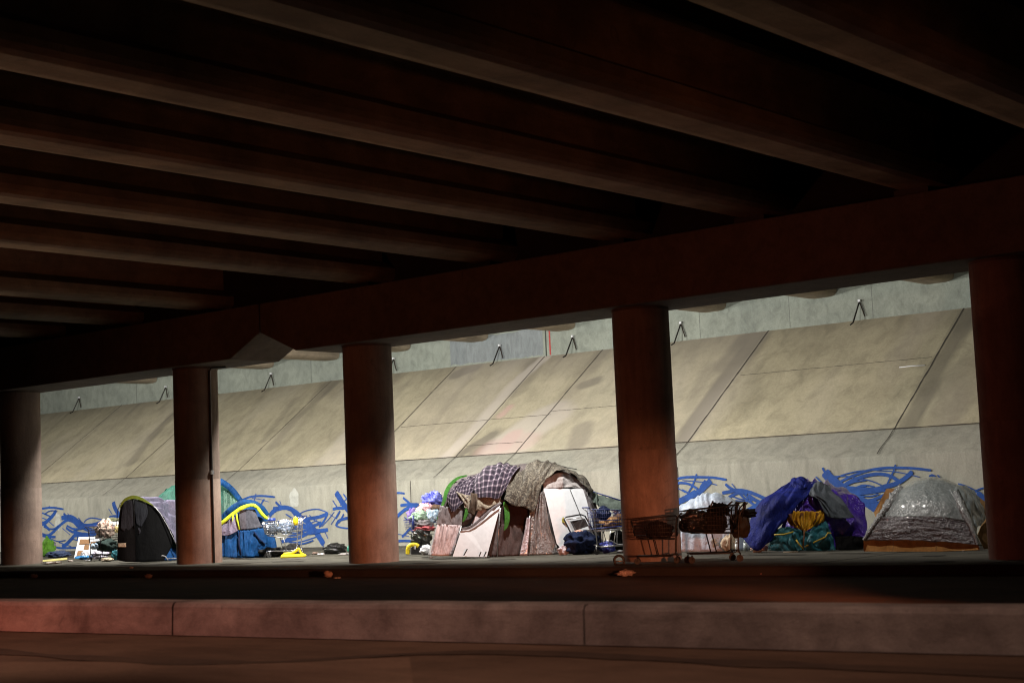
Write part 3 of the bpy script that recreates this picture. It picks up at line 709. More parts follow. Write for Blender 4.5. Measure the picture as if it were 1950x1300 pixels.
# ================================================================== PLAID TENT
f = Fr(960, 1059)
T = thing('tent', 'big tunnel tent under plaid and tan patterned blankets, white boards leaning on it', 'tent', f.base)
sheet('tent_shell', S(f, [[(822, 1056, .35), (880, 1057, .3), (960, 1058, .3), (1060, 1057, .3), (1146, 1052, .5)],
    [(834, 1000, .4), (885, 985, .3), (960, 985, .3), (1060, 985, .3), (1140, 990, .5)], [(848, 940, .6), (885, 935, .45), (960, 935, .45), (1060, 935, .45), (1128, 940, .7)],
    [(872, 916, 1.1), (915, 904, 1.), (965, 893, 1.), (1050, 890, 1.), (1105, 914, 1.1)], [(850, 930, 1.9), (900, 915, 2.1), (965, 905, 2.2), (1050, 900, 2.2), (1128, 935, 1.9)],
    [(835, 1044, 2.2), (890, 1044, 2.5), (965, 1044, 2.6), (1060, 1042, 2.6), (1142, 1040, 2.2)]]), M['greybrown'], T, 50, 40, .03, (6, 2))
sheet('fly_panel', S(f, [[(838, 962, .2), (860, 966, .12), (881, 968, .15)], [(833, 985, .12), (856, 986, .06), (880, 987, .1)], [(831, 999, .1), (855, 999, .05), (879, 1000, .08)]]), M['greyfly'], T, 20, 12, .02, (6, 1), seed=2)
sheet('lower_panel', S(f, [[(833, 998, .1), (855, 998.5, .04), (878, 999.5, .07)], [(826, 1028, .02), (848, 1028, -.03), (869, 1029, .02)], [(819, 1057, 0), (840, 1058, -.06), (861, 1057, 0)]]), M['pinkfly'], T, 26, 16, .035, (9, .7), seed=5)
sheet('side_flap', S(f, [[(836, 985, .3), (833, 998, .1)], [(826, 1020, .3), (826, 1028, .03)], [(815, 1057, .35), (821, 1058, 0)]]), M['sack'], T, 8, 14, .01, (3, 1))
for nm, P in (('arch_trim', [(889, 905, 1.1), (872, 910, .9), (858, 922, .7), (850, 936, .45), (846, 952, .3), (839, 970, .2), (832, 988, .1)]),
              ('arch_trim', [(884, 965, .1), (889, 972, .05), (886, 984, .03), (881, 993, .03)]), ('arch_trim', [(960, 955, .1), (964, 968, .05), (966, 985, .02), (964, 1000, .02), (960, 1009, .02)])):
    Q = resample([f(*q) for q in P], 24); wd = .055 if P[0][0] > 950 else .042; V = []
    for i, p in enumerate(Q):
        t = (Q[min(i+1, 24)]-Q[max(i-1, 0)]).normalized(); b = t.cross(f.w).normalized(); e = math.sin(math.pi*(.12+.82*i/24))
        for s_, d in ((-1, 0), (1, 0), (1, .02), (-1, .02)): V.append(p+b*wd*e*s_+f.w*d)
    F = [(i*4+k, i*4+(k+1) % 4, i*4+4+(k+1) % 4, i*4+4+k) for i in range(24) for k in range(4)]+[(3, 2, 1, 0), (96, 97, 98, 99)]
    obj(nm, V, F, M['green'], T)
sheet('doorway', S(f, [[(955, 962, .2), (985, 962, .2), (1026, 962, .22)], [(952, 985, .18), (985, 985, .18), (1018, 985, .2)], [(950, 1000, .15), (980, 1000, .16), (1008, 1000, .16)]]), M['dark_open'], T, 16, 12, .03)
sheet('door_panel', S(f, [[(948, 998, .12), (970, 999, .14), (1008, 1000, .14)], [(942, 1030, .06), (970, 1028, .08), (1004, 1030, .08)], [(932, 1059, .02), (968, 1058.5, .02), (1002, 1058.5, .02)]]), M['maroon'], T, 24, 18, .05, (7, .8), seed=8)
sheet('door_flap', S(f, [[(941, 975, .08), (955, 966, .06)], [(938, 1015, .05), (950, 1015, .03)], [(929, 1058, .02), (946, 1059, .0)]]), M['greybrown'], T, 8, 16, .03, (4, 1))
sheet('tan_drape', S(f, [[(868, 936, .2), (890, 942, .12), (915, 944, .1), (955, 940, .12)], [(882, 955, .1), (895, 955, .06), (915, 957, .03), (953, 950, .06)], [(884, 966, .08), (898, 972, .05), (925, 970, .0), (951, 956, .02)]]), M['camo_light'], T, 30, 14, .03, (6, 1), seed=3)
sheet('plaid_blanket', S(f, [[(873, 921, .75), (888, 910, .85), (903, 905, .95), (925, 904, 1.)], [(858, 932, .3), (873, 928, .4), (888, 922, .5), (908, 918, .5)], [(851, 945, .12), (866, 947, .12), (884, 940, .2), (902, 932, .3)],
    [(853, 957, .08), (862, 975, .02), (877, 962, .06), (897, 944, .15)]]), M['plaid'], T, 36, 26, .04, (6, 1.5), seed=4)
sheet('plaid_blanket', S(f, [[(906, 905, 1.), (924, 891, 1.15), (948, 881.5, 1.25), (972, 883, 1.2), (994, 888, 1.1)], [(903, 916, .5), (920, 905, .5), (945, 899, .5), (965, 897, .5), (985, 896, .6)],
    [(901, 930, .2), (918, 925, .14), (938, 923, .12), (958, 921, .14), (975, 908, .3)], [(905, 946, .1), (918, 948, .02), (935, 949, 0), (950, 949, .02), (964, 930, .15)]]), M['plaid'], T, 44, 30, .04, (6, 1.3), seed=6)
sheet('hanging_pouch', S(f, [[(896, 938, .03), (909, 940, .02)], [(896, 958, -.02), (909, 958, -.03)], [(890, 974, -.01), (903, 982, -.03)]]), cloth('brown_pouch', (.10, .07, .05)), T, 12, 14, .03)
sheet('patterned_blanket', S(f, [[(978, 893, 1.0), (992, 886.5, 1.15), (1016, 879, 1.3), (1042, 881, 1.3), (1060, 884, 1.2)], [(970, 911, .45), (990, 909, .4), (1012, 903, .4), (1030, 898, .45), (1050, 892, .6)],
    [(965, 931, .14), (985, 936, .05), (1005, 934, .02), (1020, 922, .08), (1038, 908, .2)], [(960, 952, .05), (980, 963, -.03), (1000, 966, -.05), (1017, 973, -.04), (1032, 929, .05)]]), M['camo'], T, 48, 34, .05, (5, 1.6), seed=7, rag=.03)
sheet('patterned_blanket', S(f, [[(1018, 878.5, 1.3), (1045, 880.5, 1.2), (1078, 891, 1.), (1108, 906, .7), (1131, 932, .35)], [(1024, 898, .7), (1042, 891, .6), (1075, 894, .45), (1103, 913, .3), (1128, 936, .12)],
    [(1031, 928, .1), (1042, 909, .08), (1066, 897, .03), (1091, 903, .02), (1125, 940, -.02)]]), M['camo'], T, 44, 18, .03, (6, 1.2), seed=9)
sheet('front_canopy', S(f, [[(1036, 912, .2), (1066, 899, .15), (1090, 905, .12), (1112, 924, .15)], [(1034, 930, .12), (1066, 929, .08), (1090, 928, .08), (1113, 932, .12)]]), M['sack'], T, 26, 12, .05, (4, 1.5), seed=11)
board('white_panel', [(879, 1008, .02), (896, 1001, .02), (912, 970, .12), (936, 971, .10), (912, 998, .03), (890, 1012, 0)], f, M['pinkfly'], T)
b1 = board('leaning_board', [(862, 1059, -.28), (927, 1060, -.30), (953, 962, .06), (936, 972, .03), (913, 997, -.06), (895, 1008, -.09), (878, 1009, -.1)], f, M['white'], T, .018)
for P in ([(882, 1057), (884.5, 1057), (891, 1045), (889, 1044)], [(911.5, 1058.5), (913.5, 1059), (917, 1050.5), (915, 1050)], [(920.5, 1059), (922.5, 1059.5), (927, 1050), (925, 1049)]):
    board('slot', [(x, y, -.325) for x, y in P], f, M['black'], b1, .006)
sheet('strap', S(f, [[(877, 1005, -.12), (896, 1000, -.12), (914, 986, -.1), (934, 968, -.05), (953, 955, -.0)], [(878, 1010, -.12), (897, 1005, -.12), (917, 990, -.1), (938, 971, -.05), (956, 959, -.0)]]), M['greyfly'], T, 30, 4, .006)
b2 = board('leaning_board', [(1035, 930, .08), (1111, 930, .08), (1129.5, 998, -.1), (1121, 1045, -.22), (1070, 1046, -.24), (1060, 1034, -.2)], f, M['white'], T, .02)
board('board_seam', [(1084.5, 931, .05), (1086, 931, .05), (1108, 985, -.09), (1106.5, 985, -.09)], f, M['black'], b2, .004)
blob('yellow_stain', f(1073, 995, -.115), (.05, .006, .12), plain('yellow_stain', (.45, .38, .06)), b2, 3, .2, 1)
sheet('side_panel', S(f, [[(1111, 931, .06), (1122, 938, .12), (1130, 940, .3)], [(1128, 990, -.05), (1134, 990, .05), (1141, 992, .25)], [(1132, 1046, -.12), (1140, 1050, .0), (1151, 1050, .2)]]), M['greyfly'], T, 14, 18, .03)
sheet('clear_sheet', S(f, [[(1022, 958, .04), (1029, 940, .06), (1035, 932, .07)], [(1008, 985, .02), (1024, 985, -.02), (1045, 990, .0)], [(1000, 1020, 0), (1024, 1022, -.08), (1054, 1022, -.05)], [(990, 1056, .0), (1024, 1057, -.12), (1066, 1055, -.1)]]), M['clearpink'], T, 36, 30, .07, (8, .8), seed=12)
sheet('white_strip', S(f, [[(1003, 985, -.02), (1010, 985, -.02)], [(997, 1020, -.08), (1007, 1022, -.1)], [(989, 1057, -.12), (1004, 1058, -.15)]]), M['ribbon'], T, 10, 18, .04, (4, 1))
for P in ([(953, 956, .03), (950, 1008, -.02), (947, 1060, -.06)], [(1009, 968, .0), (1009, 1057, -.1)], [(879, 1000, .0), (870, 1030, -.04), (861, 1058, -.06)]):
    rod('tent_pole', [f(*q) for q in P], .011, M['steel'], T)
rod('tent_pole', [f(*q) for q in [(1016, 878, 1.34), (1046, 879.5, 1.25), (1080, 890, 1.03), (1098, 893, .9)]], .010, M['black'], T)
rod('guy_line', [f(1113, 932, .05), f(1144, 988, .0), f(1156, 1040, -.1)], .008, M['black'], T)

# grey-green tarp roof behind it
f = Fr(1160, 1052, back=.5)
T = thing('tarp', 'grey-green tarp sloping down from the plaid tent to the fourth column', 'tarp', f.base)
sheet('tarp_sheet', S(f, [[(1124, 934, .4), (1150, 945, .4), (1196, 957, .4)], [(1127, 946, .1), (1150, 958, .1), (1196, 966, .1)], [(1130, 958, .0), (1150, 968, .0), (1196, 975, .0)]]), cloth('grey_green_tarp', (.10, .13, .11), (.07, .09, .08)), T, 20, 12, .04)
rod('ridge_pole', [f(1124, 934, .4), f(1196, 957, .4)], .015, M['cartblue'], T)
rod('prop', [f(1196, 958, .35), f(1196, 1050, .35)], .015, M['darksteel'], T)
rod('prop', [f(1133, 958, .1), f(1146, 1046, .1)], .012, M['darksteel'], T)

# ================================================================== PURPLE AND NAVY TENT
f = Fr(1530, 1050)
T = thing('tent', 'dome tent heaped with navy, slate and shiny purple tarps, yellow lining showing', 'tent', f.base)
sheet('purple_tarp', S(f, [[(1478, 1047, .3), (1520, 1047, .3), (1580, 1046, .25), (1644, 1043, .35)], [(1490, 1000, .4), (1530, 990, .3), (1590, 990, .15), (1654, 996, .5)], [(1510, 955, .6), (1545, 945, .5), (1595, 945, .45), (1645, 959, .8)],
    [(1520, 925, 1.), (1550, 922, 1.), (1583, 928, .9), (1622, 946, 1.1)], [(1515, 930, 1.6), (1550, 926, 1.7), (1590, 930, 1.7), (1638, 958, 1.6)], [(1500, 1040, 2.2), (1550, 1040, 2.3), (1600, 1040, 2.3), (1650, 1038, 2.1)]]), M['purple'], T, 60, 46, .09, (5, 3), seed=21)
sheet('inner_purple', S(f, [[(1530, 952, .2), (1545, 943, .2), (1558, 950, .2)], [(1520, 975, .15), (1545, 975, .15), (1574, 980, .15)]]), M['purple'], T, 20, 14, .06, (4, 2), seed=22)
sheet('navy_tarp', S(f, [[(1500, 921, 1.), (1507, 914, 1.1), (1514, 909, 1.2), (1532, 913, 1.2), (1558, 918, 1.1)], [(1472, 937, .5), (1490, 932, .5), (1508, 928, .5), (1528, 926, .5), (1548, 928, .5)], [(1452, 951, .3), (1472, 950, .12), (1495, 948, .08), (1515, 945, .1), (1538, 944, .15)],
    [(1434, 977, .3), (1457, 985, .03), (1482, 982, .0), (1502, 972, .02), (1522, 958, .08)], [(1424, 1003, .25), (1446, 1012, .0), (1468, 1008, -.04), (1486, 1000, -.02), (1496, 986, .04)], [(1413, 1022, .2), (1432, 1044, -.02), (1447, 1047, -.05), (1462, 1032, -.03), (1478, 1010, .02)]]), M['navy'], T, 56, 50, .04, (3.2, 2.2), seed=23)
sheet('tarp_hem', S(f, [[(1503, 918, .85), (1514, 909, .9), (1530, 914, .85)], [(1509, 924, .6), (1520, 921, .55), (1534, 920, .6)], [(1516, 934, .35), (1526, 932, .3), (1538, 928, .4)]]), M['navy'], T, 16, 14, .03, (3, 2), seed=24)
sheet('slate_tarp', S(f, [[(1546, 927, .6), (1558, 917, .8), (1580, 925, .7)], [(1541, 941, .1), (1556, 938, .15), (1588, 938, .35)], [(1556, 950, .05), (1575, 955, .05), (1600, 952, .2)], [(1566, 966, .03), (1586, 972, .0), (1613, 968, .1)], [(1576, 984, .02), (1597, 987, -.03), (1627, 985, .05)]]), M['slate'], T, 34, 34, .04, (3, 2), seed=25)
sheet('yellow_lining', S(f, [[(1501, 974, .08), (1520, 973, .03), (1545, 973, .03), (1570, 974, .08)], [(1498, 985, .05), (1517, 990, .0), (1545, 990, .0), (1571, 984, .05)], [(1504, 998, .02), (1524, 1004, -.03), (1540, 1003, -.03), (1568, 992, .02)], [(1513, 1002, .0), (1530, 1011, -.05), (1536, 1010, -.05), (1560, 997, .0)]]), M['gold'], T, 44, 24, .08, (9, .8), seed=26)
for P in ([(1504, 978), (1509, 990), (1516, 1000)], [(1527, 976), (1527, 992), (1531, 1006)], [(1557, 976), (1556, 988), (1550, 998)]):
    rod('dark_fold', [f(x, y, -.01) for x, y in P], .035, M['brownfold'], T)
sheet('teal_cloth', S(f, [[(1466, 1008, .08), (1492, 1003, .02), (1513, 1004, .0), (1535, 1010, -.03), (1560, 998, .0), (1574, 990, .06)], [(1464, 1028, .05), (1490, 1024, -.06), (1514, 1018, -.08), (1535, 1020, -.1), (1562, 1016, -.08), (1582, 1014, .0)],
    [(1462, 1047, .02), (1490, 1048, -.14), (1514, 1048, -.16), (1535, 1048, -.18), (1565, 1048, -.14), (1592, 1047, -.03)]]), M['teal'], T, 54, 26, .08, (7, 2.2), seed=27)
for P, m_ in (([(1474, 1018), (1493, 1017), (1511, 1012)], 'goldtrim'), ([(1516, 1027), (1522, 1036), (1530, 1045)], 'goldtrim'), ([(1532, 1041), (1552, 1031), (1572, 1022), (1577, 1014), (1583, 1015)], 'goldtrim'), ([(1532, 1008), (1531, 1026), (1529, 1046)], 'brownfold')):
    rod('piping', [f(x, y, -.2) for x, y in P], .014, M[m_], T)
sheet('groundsheet', S(f, [[(1590, 1022, .05), (1615, 1020, .1), (1645, 1022, .3)], [(1592, 1047, -.02), (1617, 1047, .0), (1644, 1046, .2)]]), M['black_cloth'], T, 16, 8, .04)

# ================================================================== PLASTIC-WRAPPED TENT
f = Fr(1755, 1050)
T = thing('tent', 'dome tent wrapped in clear silvery plastic on a cardboard base beside the rightmost column', 'tent', f.base)
sheet('plastic_wrap', S(f, [[(1673, 985, .2), (1706, 984, .05), (1750, 984, .0), (1800, 986, .0), (1840, 992, .1)], [(1690, 958, .4), (1716, 955, .25), (1755, 953, .2), (1795, 955, .2), (1822, 956, .3)], [(1706, 938, .7), (1725, 931, .6), (1758, 928, .55), (1792, 930, .6), (1812, 935, .65)],
    [(1722, 929, 1.), (1742, 917, 1.1), (1773, 909.5, 1.2), (1803, 915, 1.1), (1830, 926, 1.)], [(1712, 940, 1.6), (1735, 930, 1.7), (1775, 922, 1.8), (1810, 928, 1.7), (1845, 945, 1.6)], [(1690, 1040, 2.1), (1730, 1040, 2.3), (1770, 1040, 2.3), (1815, 1038, 2.3), (1865, 1036, 2.1)]]), M['silver'], T, 60, 50, .008, (7, 1.6), seed=31)
sheet('plastic_over_blankets', S(f, [[(1672, 984, .18), (1706, 983, .04), (1750, 984, -.01), (1800, 987, -.01), (1842, 995, .08)], [(1658, 1006, .08), (1700, 1004, -.04), (1750, 1005, -.08), (1802, 1008, -.08), (1853, 1016, .0)], [(1643, 1028, .0), (1695, 1028, -.1), (1750, 1029, -.14), (1805, 1032, -.14), (1863, 1038, -.08)]]), M['silver_dark'], T, 60, 34, .012, (3, 6), seed=32, rag=.03)
sheet('side_plastic', S(f, [[(1808, 932, .6), (1828, 923, 1.), (1846, 927, 1.2), (1862, 946, 1.2)], [(1824, 956, .3), (1842, 950, .6), (1862, 960, .9), (1876, 972, 1.1)], [(1840, 988, .1), (1852, 985, .35), (1866, 992, .6), (1874, 996, .8)], [(1860, 1032, -.05), (1861, 1016, .1), (1860, 1004, .3), (1866, 1000, .5)]]), M['silver'], T, 30, 30, .03, (5, 3), seed=33)
for P in ([(1722, 929, .9), (1702, 948, .42), (1685, 972, .22), (1668, 995, .1), (1645, 1028, -.02)], [(1814, 936, .62), (1826, 956, .3), (1840, 982, .1), (1852, 1008, -.02), (1862, 1036, -.1)]):
    Q = resample([f(*q) for q in P], 30); V = []
    for i, p in enumerate(Q):
        t = (Q[min(i+1, 30)]-Q[max(i-1, 0)]).normalized(); b = t.cross(f.w).normalized()
        ww = .09*(1+.5*noise.noise(Vector((i*.5, P[0][0], 0))))*(1.3-.9*i/30); o_ = f.w*(-.03+.03*noise.noise(Vector((i*.9, 2, P[0][0]))))
        V += [p-b*ww+f.w*.03, p+o_-b*ww*.3-f.w*.03, p+o_+b*ww*.35-f.w*.01, p+b*ww+f.w*.03]
    F = [(i*4+k, i*4+k+1, i*4+5+k, i*4+4+k) for i in range(30) for k in range(3)]+[(i*4+3, i*4, i*4+4, i*4+7) for i in range(30)]
    obj('plastic_fold', V, F, M['silver_edge'], T, True)
board('cardboard_base', [(1645, 1049, -.02), (1700, 1049.5, -.12), (1700, 1027, -.06), (1644, 1025, .04)], f, M['cardboard'], T)
board('cardboard_base', [(1701, 1049.5, -.12), (1782, 1049.5, -.16), (1782, 1028, -.1), (1701, 1027, -.06)], f, M['cardboard'], T)
board('cardboard_base', [(1783, 1049.5, -.165), (1866, 1049, -.1), (1862, 1035, -.04), (1783, 1028, -.1)], f, M['cardboard'], T)
board('cardboard_side', [(1688, 930, 1.0), (1716, 929, 1.0), (1700, 952, .9), (1668, 985, .9), (1664, 975, .95)], f, M['cardpale'], T)
board('cardboard_side', [(1862, 1018, .1), (1868, 1002, .3), (1880, 985, .6), (1886, 985, .65), (1890, 1046, .35), (1875, 1046, .2)], f, M['cardpale'], T)
board('cardboard_side', [(1846, 928, 1.35), (1862, 944, 1.35), (1886, 962, 1.35), (1890, 1000, 1.35), (1874, 1000, 1.35)], f, M['cardpale'], T)

# ================================================================== BLACK TUNNEL TENT
f = Fr(262, 1070)
T = thing('tent', 'black-fronted tunnel tent with a yellow-green arch and lavender fly, left of the piped column', 'tent', f.base)
sheet('front_panel', S(f, [[(230, 962, .05), (244, 949, .05), (262, 948, .05), (284, 958, .05), (302, 972, .05)], [(226, 990, .0), (243, 985, .0), (264, 985, .0), (288, 988, .0), (318, 1000, .1)], [(224, 1025, -.05), (243, 1020, -.05), (266, 1020, -.05), (290, 1022, -.05), (330, 1030, .15)],
    [(223, 1066, .0), (243, 1069, -.05), (266, 1070, -.06), (290, 1071, -.05), (312, 1071, .0)]]), M['black_cloth'], T, 36, 34, .02, (5, .8), seed=41)
sheet('mesh_panel', S(f, [[(234, 958, .03), (244, 951, .03), (252, 950, .03)], [(231, 980, -.02), (242, 978, -.02), (253, 978, -.02)], [(229, 1006, -.05), (240, 1012, -.05), (254, 1000, -.05)]]), M['char_mesh'], T, 14, 16, .012)
sheet('mesh_panel', S(f, [[(256, 950, .03), (268, 951, .03), (279, 958, .03)], [(257, 975, -.02), (268, 975, -.02), (281, 978, -.02)], [(260, 998, -.05), (268, 1003, -.05), (272, 998, -.05)]]), M['char_mesh'], T, 14, 16, .012, seed=3)
rod('zip', [f(255, 950, .0), f(255, 975, -.03), (f(256, 1004, -.07))], .012, M['black'], T)
blob('pale_patch', f(264, 1015, -.075), (.07, .012, .14), cloth('grey_mesh_patch', (.22, .21, .26)), T, 5, .15, .9)
sheet('bottom_patch', S(f, [[(224, 1034, -.08), (240, 1033, -.09)], [(225, 1041, -.08), (240, 1041, -.09)]]), M['skinny'], T, 10, 5, .01)
Q = resample([f(*q) for q in [(228, 966, .0), (236, 953, -.02), (246, 947.5, -.03), (256, 946, -.03), (268, 949, -.03), (280, 955, -.03), (292, 962, -.02)]], 30); V = []
for i, p in enumerate(Q):
    t = (Q[min(i+1, 30)]-Q[max(i-1, 0)]).normalized(); b = t.cross(f.w).normalized(); e = .042*math.sin(math.pi*(.1+.85*i/30))
    V += [p-b*e, p+b*e, p+b*e+f.w*.03, p-b*e+f.w*.03]
obj('arch_trim', V, [(i*4+k, i*4+(k+1) % 4, i*4+4+(k+1) % 4, i*4+4+k) for i in range(30) for k in range(4)], M['yellowgreen'], T)
sheet('fly', S(f, [[(262, 948, .1), (292, 949, .8), (318, 951, 1.4), (352, 958, 2.)], [(284, 957, .08), (305, 962, .6), (325, 970, 1.1), (356, 985, 1.8)], [(304, 976, .06), (318, 982, .4), (332, 992, .8), (358, 1010, 1.5)], [(322, 1006, .06), (330, 1012, .3), (340, 1022, .6), (360, 1036, 1.2)], [(340, 1042, .06), (346, 1048, .2), (350, 1052, .4), (362, 1056, .9)]]), M['lav'], T, 44, 34, .06, (2.5, 5), seed=42)
sheet('far_fly', S(f, [[(262, 948, .1), (292, 949, .8), (318, 951, 1.4), (352, 958, 2.)], [(246, 962, .6), (270, 964, 1.2), (300, 966, 1.9), (330, 975, 2.4)], [(236, 1050, .9), (262, 1050, 1.5), (292, 1050, 2.1), (322, 1050, 2.6)]]), M['lav'], T, 24, 20, .03, (4, 2), seed=43)
sheet('lower_band', S(f, [[(303, 1046, .1), (320, 1042, .2), (345, 1045, .4)], [(306, 1066, .05), (322, 1068, .1), (346, 1068, .3)]]), M['tentblue'], T, 18, 8, .02)
rod('piping', [f(x, y, .0) for x, y in [(304, 1060), (309, 1057), (315, 1059), (320, 1066)]], .016, M['sack'], T)
rod('piping', [f(x, y, .02) for x, y in [(320, 1063), (345, 1062)]], .014, M['sack'], T)
rod('tent_pole', [f(x, y, .0) for x, y in [(284, 957), (296, 966), (306, 978), (318, 999), (330, 1024), (340, 1044)]], .013, M['steel'], T)
rod('guy_line', [f(x, y, .0) for x, y in [(240, 950), (229, 958), (224, 972), (222, 1000)]], .008, M['black'], T)

# ================================================================== GREEN DOME BEHIND THE PIPED COLUMN
f = Fr(390, 1062, back=1.2)
T = thing('tent', 'green and blue dome tent peeking out on both sides behind the piped column', 'tent', f.base)
sheet('dome', S(f, [[(300, 1050, .2), (340, 1055, .0), (390, 1055, -.1), (440, 1050, .0), (486, 1040, .3)], [(296, 985, .3), (335, 985, .1), (390, 985, .0), (440, 985, .1), (482, 985, .4)], [(298, 948, .6), (332, 945, .4), (390, 942, .3), (432, 945, .4), (462, 955, .7)], [(318, 932, 1.), (345, 922, .9), (385, 916, .9), (418, 920, .9), (444, 938, 1.)],
    [(310, 945, 1.6), (345, 935, 1.7), (385, 930, 1.7), (420, 935, 1.7), (450, 950, 1.6)], [(305, 1045, 2.), (345, 1045, 2.2), (385, 1045, 2.2), (425, 1045, 2.2), (470, 1040, 2.)]]), M['tentgreen'], T, 50, 40, .05, (7, 2), seed=51)
sheet('netting', S(f, [[(426, 934, .3), (436, 940, .3), (448, 952, .3)], [(426, 955, .15), (440, 958, .15), (452, 957, .15)], [(426, 985, .05), (434, 976, .05), (448, 968, .05)]]), M['netting'], T, 18, 16, .03)
Q = resample([f(*q) for q in [(418, 915, .3), (430, 922, .25), (442, 932, .2), (452, 944, .15), (462, 958, .1), (468, 968, .1)]], 26); V = []
for i, p in enumerate(Q):
    t = (Q[min(i+1, 26)]-Q[max(i-1, 0)]).normalized(); b = t.cross(f.w).normalized(); e = .085*(1-.3*i/26)
    o_ = f.w*(.03*noise.noise(Vector((i*.6, 0, 0))))
    V += [p-b*e+o_, p+b*e+o_, p+b*e+f.w*.06, p-b*e+f.w*.06]
obj('blue_band', V, [(i*4+k, i*4+(k+1) % 4, i*4+4+(k+1) % 4, i*4+4+k) for i in range(26) for k in range(4)]+[(3, 2, 1, 0)], M['tentblue'], T, True)

# ================================================================== BLUE TENT WITH LIME ARCH
f = Fr(470, 1062)
T = thing('tent', 'blue tent with a bright lime arch over a grey window, right of the piped column', 'tent', f.base)
sheet('tent_body', S(f, [[(418, 1060, .1), (440, 1061, .0), (470, 1062, -.05), (498, 1060, .0), (528, 1052, .3)], [(417, 1030, .2), (440, 1030, .08), (470, 1030, .04), (500, 1030, .1), (522, 1022, .4)], [(418, 1000, .35), (445, 995, .2), (470, 993, .16), (497, 995, .2), (516, 998, .5)],
    [(430, 978, .6), (450, 968, .5), (470, 962, .5), (490, 968, .5), (505, 980, .7)], [(430, 985, 1.3), (450, 975, 1.5), (470, 970, 1.5), (492, 976, 1.4), (508, 988, 1.2)], [(425, 1048, 1.7), (450, 1050, 1.9), (470, 1050, 1.9), (495, 1046, 1.8), (515, 1040, 1.6)]]), M['tentblue'], T, 44, 40, .05, (6, 1.5), seed=61)
def arch(nm, P, wd, m_, par, fr, n=34, th=.03):
    Q = resample([fr(*q[:3]) for q in P], n); V = []
    W = resample([Vector((q[3] if len(q) > 3 else 1, 0, 0)) for q in P], n)
    for i, p in enumerate(Q):
        t = (Q[min(i+1, n)]-Q[max(i-1, 0)]).normalized(); b = t.cross(fr.w).normalized(); e = wd*W[i].x
        o_ = fr.w*(.025*noise.noise(Vector((i*.5, P[0][0], 0))))
        V += [p-b*e+o_, p+b*e-o_, p+b*e+fr.w*th, p-b*e+fr.w*th]
    return obj(nm, V, [(i*4+k, i*4+(k+1) % 4, i*4+4+(k+1) % 4, i*4+4+k) for i in range(n) for k in range(4)]+[(3, 2, 1, 0), (4*n, 4*n+1, 4*n+2, 4*n+3)], M[m_], par, True)
arch('blue_arch', [(422, 990, .1), (436, 974, .0), (452, 962, -.03), (468, 957, -.05), (484, 959, -.03), (498, 968, .0), (508, 982, .05)], .085, 'tentblue', T, f)
arch('lime_arch', [(418, 999, .05, .9), (430, 989, -.02, 1.), (446, 976, -.06, 1.), (462, 966, -.09, 1.1), (480, 961, -.1, .9), (490, 966, -.1, .9), (498, 977, -.08, 1.), (506, 985, -.04, .9), (513, 988, .0, .5)], .045, 'lime', T, f)
sheet('window', S(f, [[(456, 972, .0), (470, 969, -.02), (486, 970, .0)], [(455, 988, .0), (470, 988, -.03), (492, 988, .0)], [(458, 1008, .02), (476, 1007, -.03), (500, 1003, .02)]]), M['greywin'], T, 16, 14, .015)
sheet('grey_panel', S(f, [[(422, 1001, .08), (436, 990, .02), (450, 982, .0)], [(421, 1012, .08), (437, 1008, .0), (455, 1004, -.0)], [(421, 1019, .08), (437, 1018, .0), (456, 1008, -.0)]]), M['lav'], T, 16, 12, .03, (6, 1), seed=63)
rod('lime_trim', [f(x, y, -.05) for x, y in [(450, 977), (452, 990), (456, 1008)]], .022, M['lime'], T)
board('sun_tab', [(441, 979, -.1), (447, 974, -.1), (443, 993, -.12)], f, M['lime'], T, .01)
sheet('door_panel', S(f, [[(456, 1010, -.0), (472, 1009, -.02), (502, 1005, .0)], [(455, 1035, -.05), (475, 1035, -.08), (508, 1032, -.02)], [(452, 1058, -.05), (476, 1060, -.1), (508, 1056, -.02)]]), M['tentblue'], T, 24, 18, .06, (7, 1), seed=64)
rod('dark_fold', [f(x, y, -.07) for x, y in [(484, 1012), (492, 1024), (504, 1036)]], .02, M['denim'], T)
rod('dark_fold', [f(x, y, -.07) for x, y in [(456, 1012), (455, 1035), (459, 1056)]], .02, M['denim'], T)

# ================================================================== WHITE TARP DOME
f = Fr(1362, 1052, back=.7)
T = thing('tent', 'low dome covered by a pale blue-white tarp behind the dark shopping carts', 'tent', f.base)
sheet('white_tarp', S(f, [[(1285, 1050, .0), (1320, 1050, -.1), (1362, 1050, -.15), (1400, 1048, -.1), (1436, 1044, .1)], [(1285, 1000, .1), (1320, 1000, .0), (1362, 1000, -.05), (1402, 1000, .0), (1434, 1000, .2)], [(1292, 970, .3), (1318, 958, .2), (1345, 952, .15), (1378, 954, .2), (1422, 976, .4)],
    [(1300, 960, .8), (1320, 948, .8), (1345, 939, .9), (1376, 941, .9), (1404, 956, .9)], [(1298, 970, 1.4), (1320, 960, 1.5), (1348, 950, 1.6), (1380, 955, 1.5), (1415, 970, 1.4)], [(1295, 1040, 1.7), (1325, 1040, 1.8), (1350, 1040, 1.8), (1385, 1040, 1.8), (1425, 1038, 1.7)]]), M['tarpwhite'], T, 52, 44, .03, (8, 1.2), seed=71)

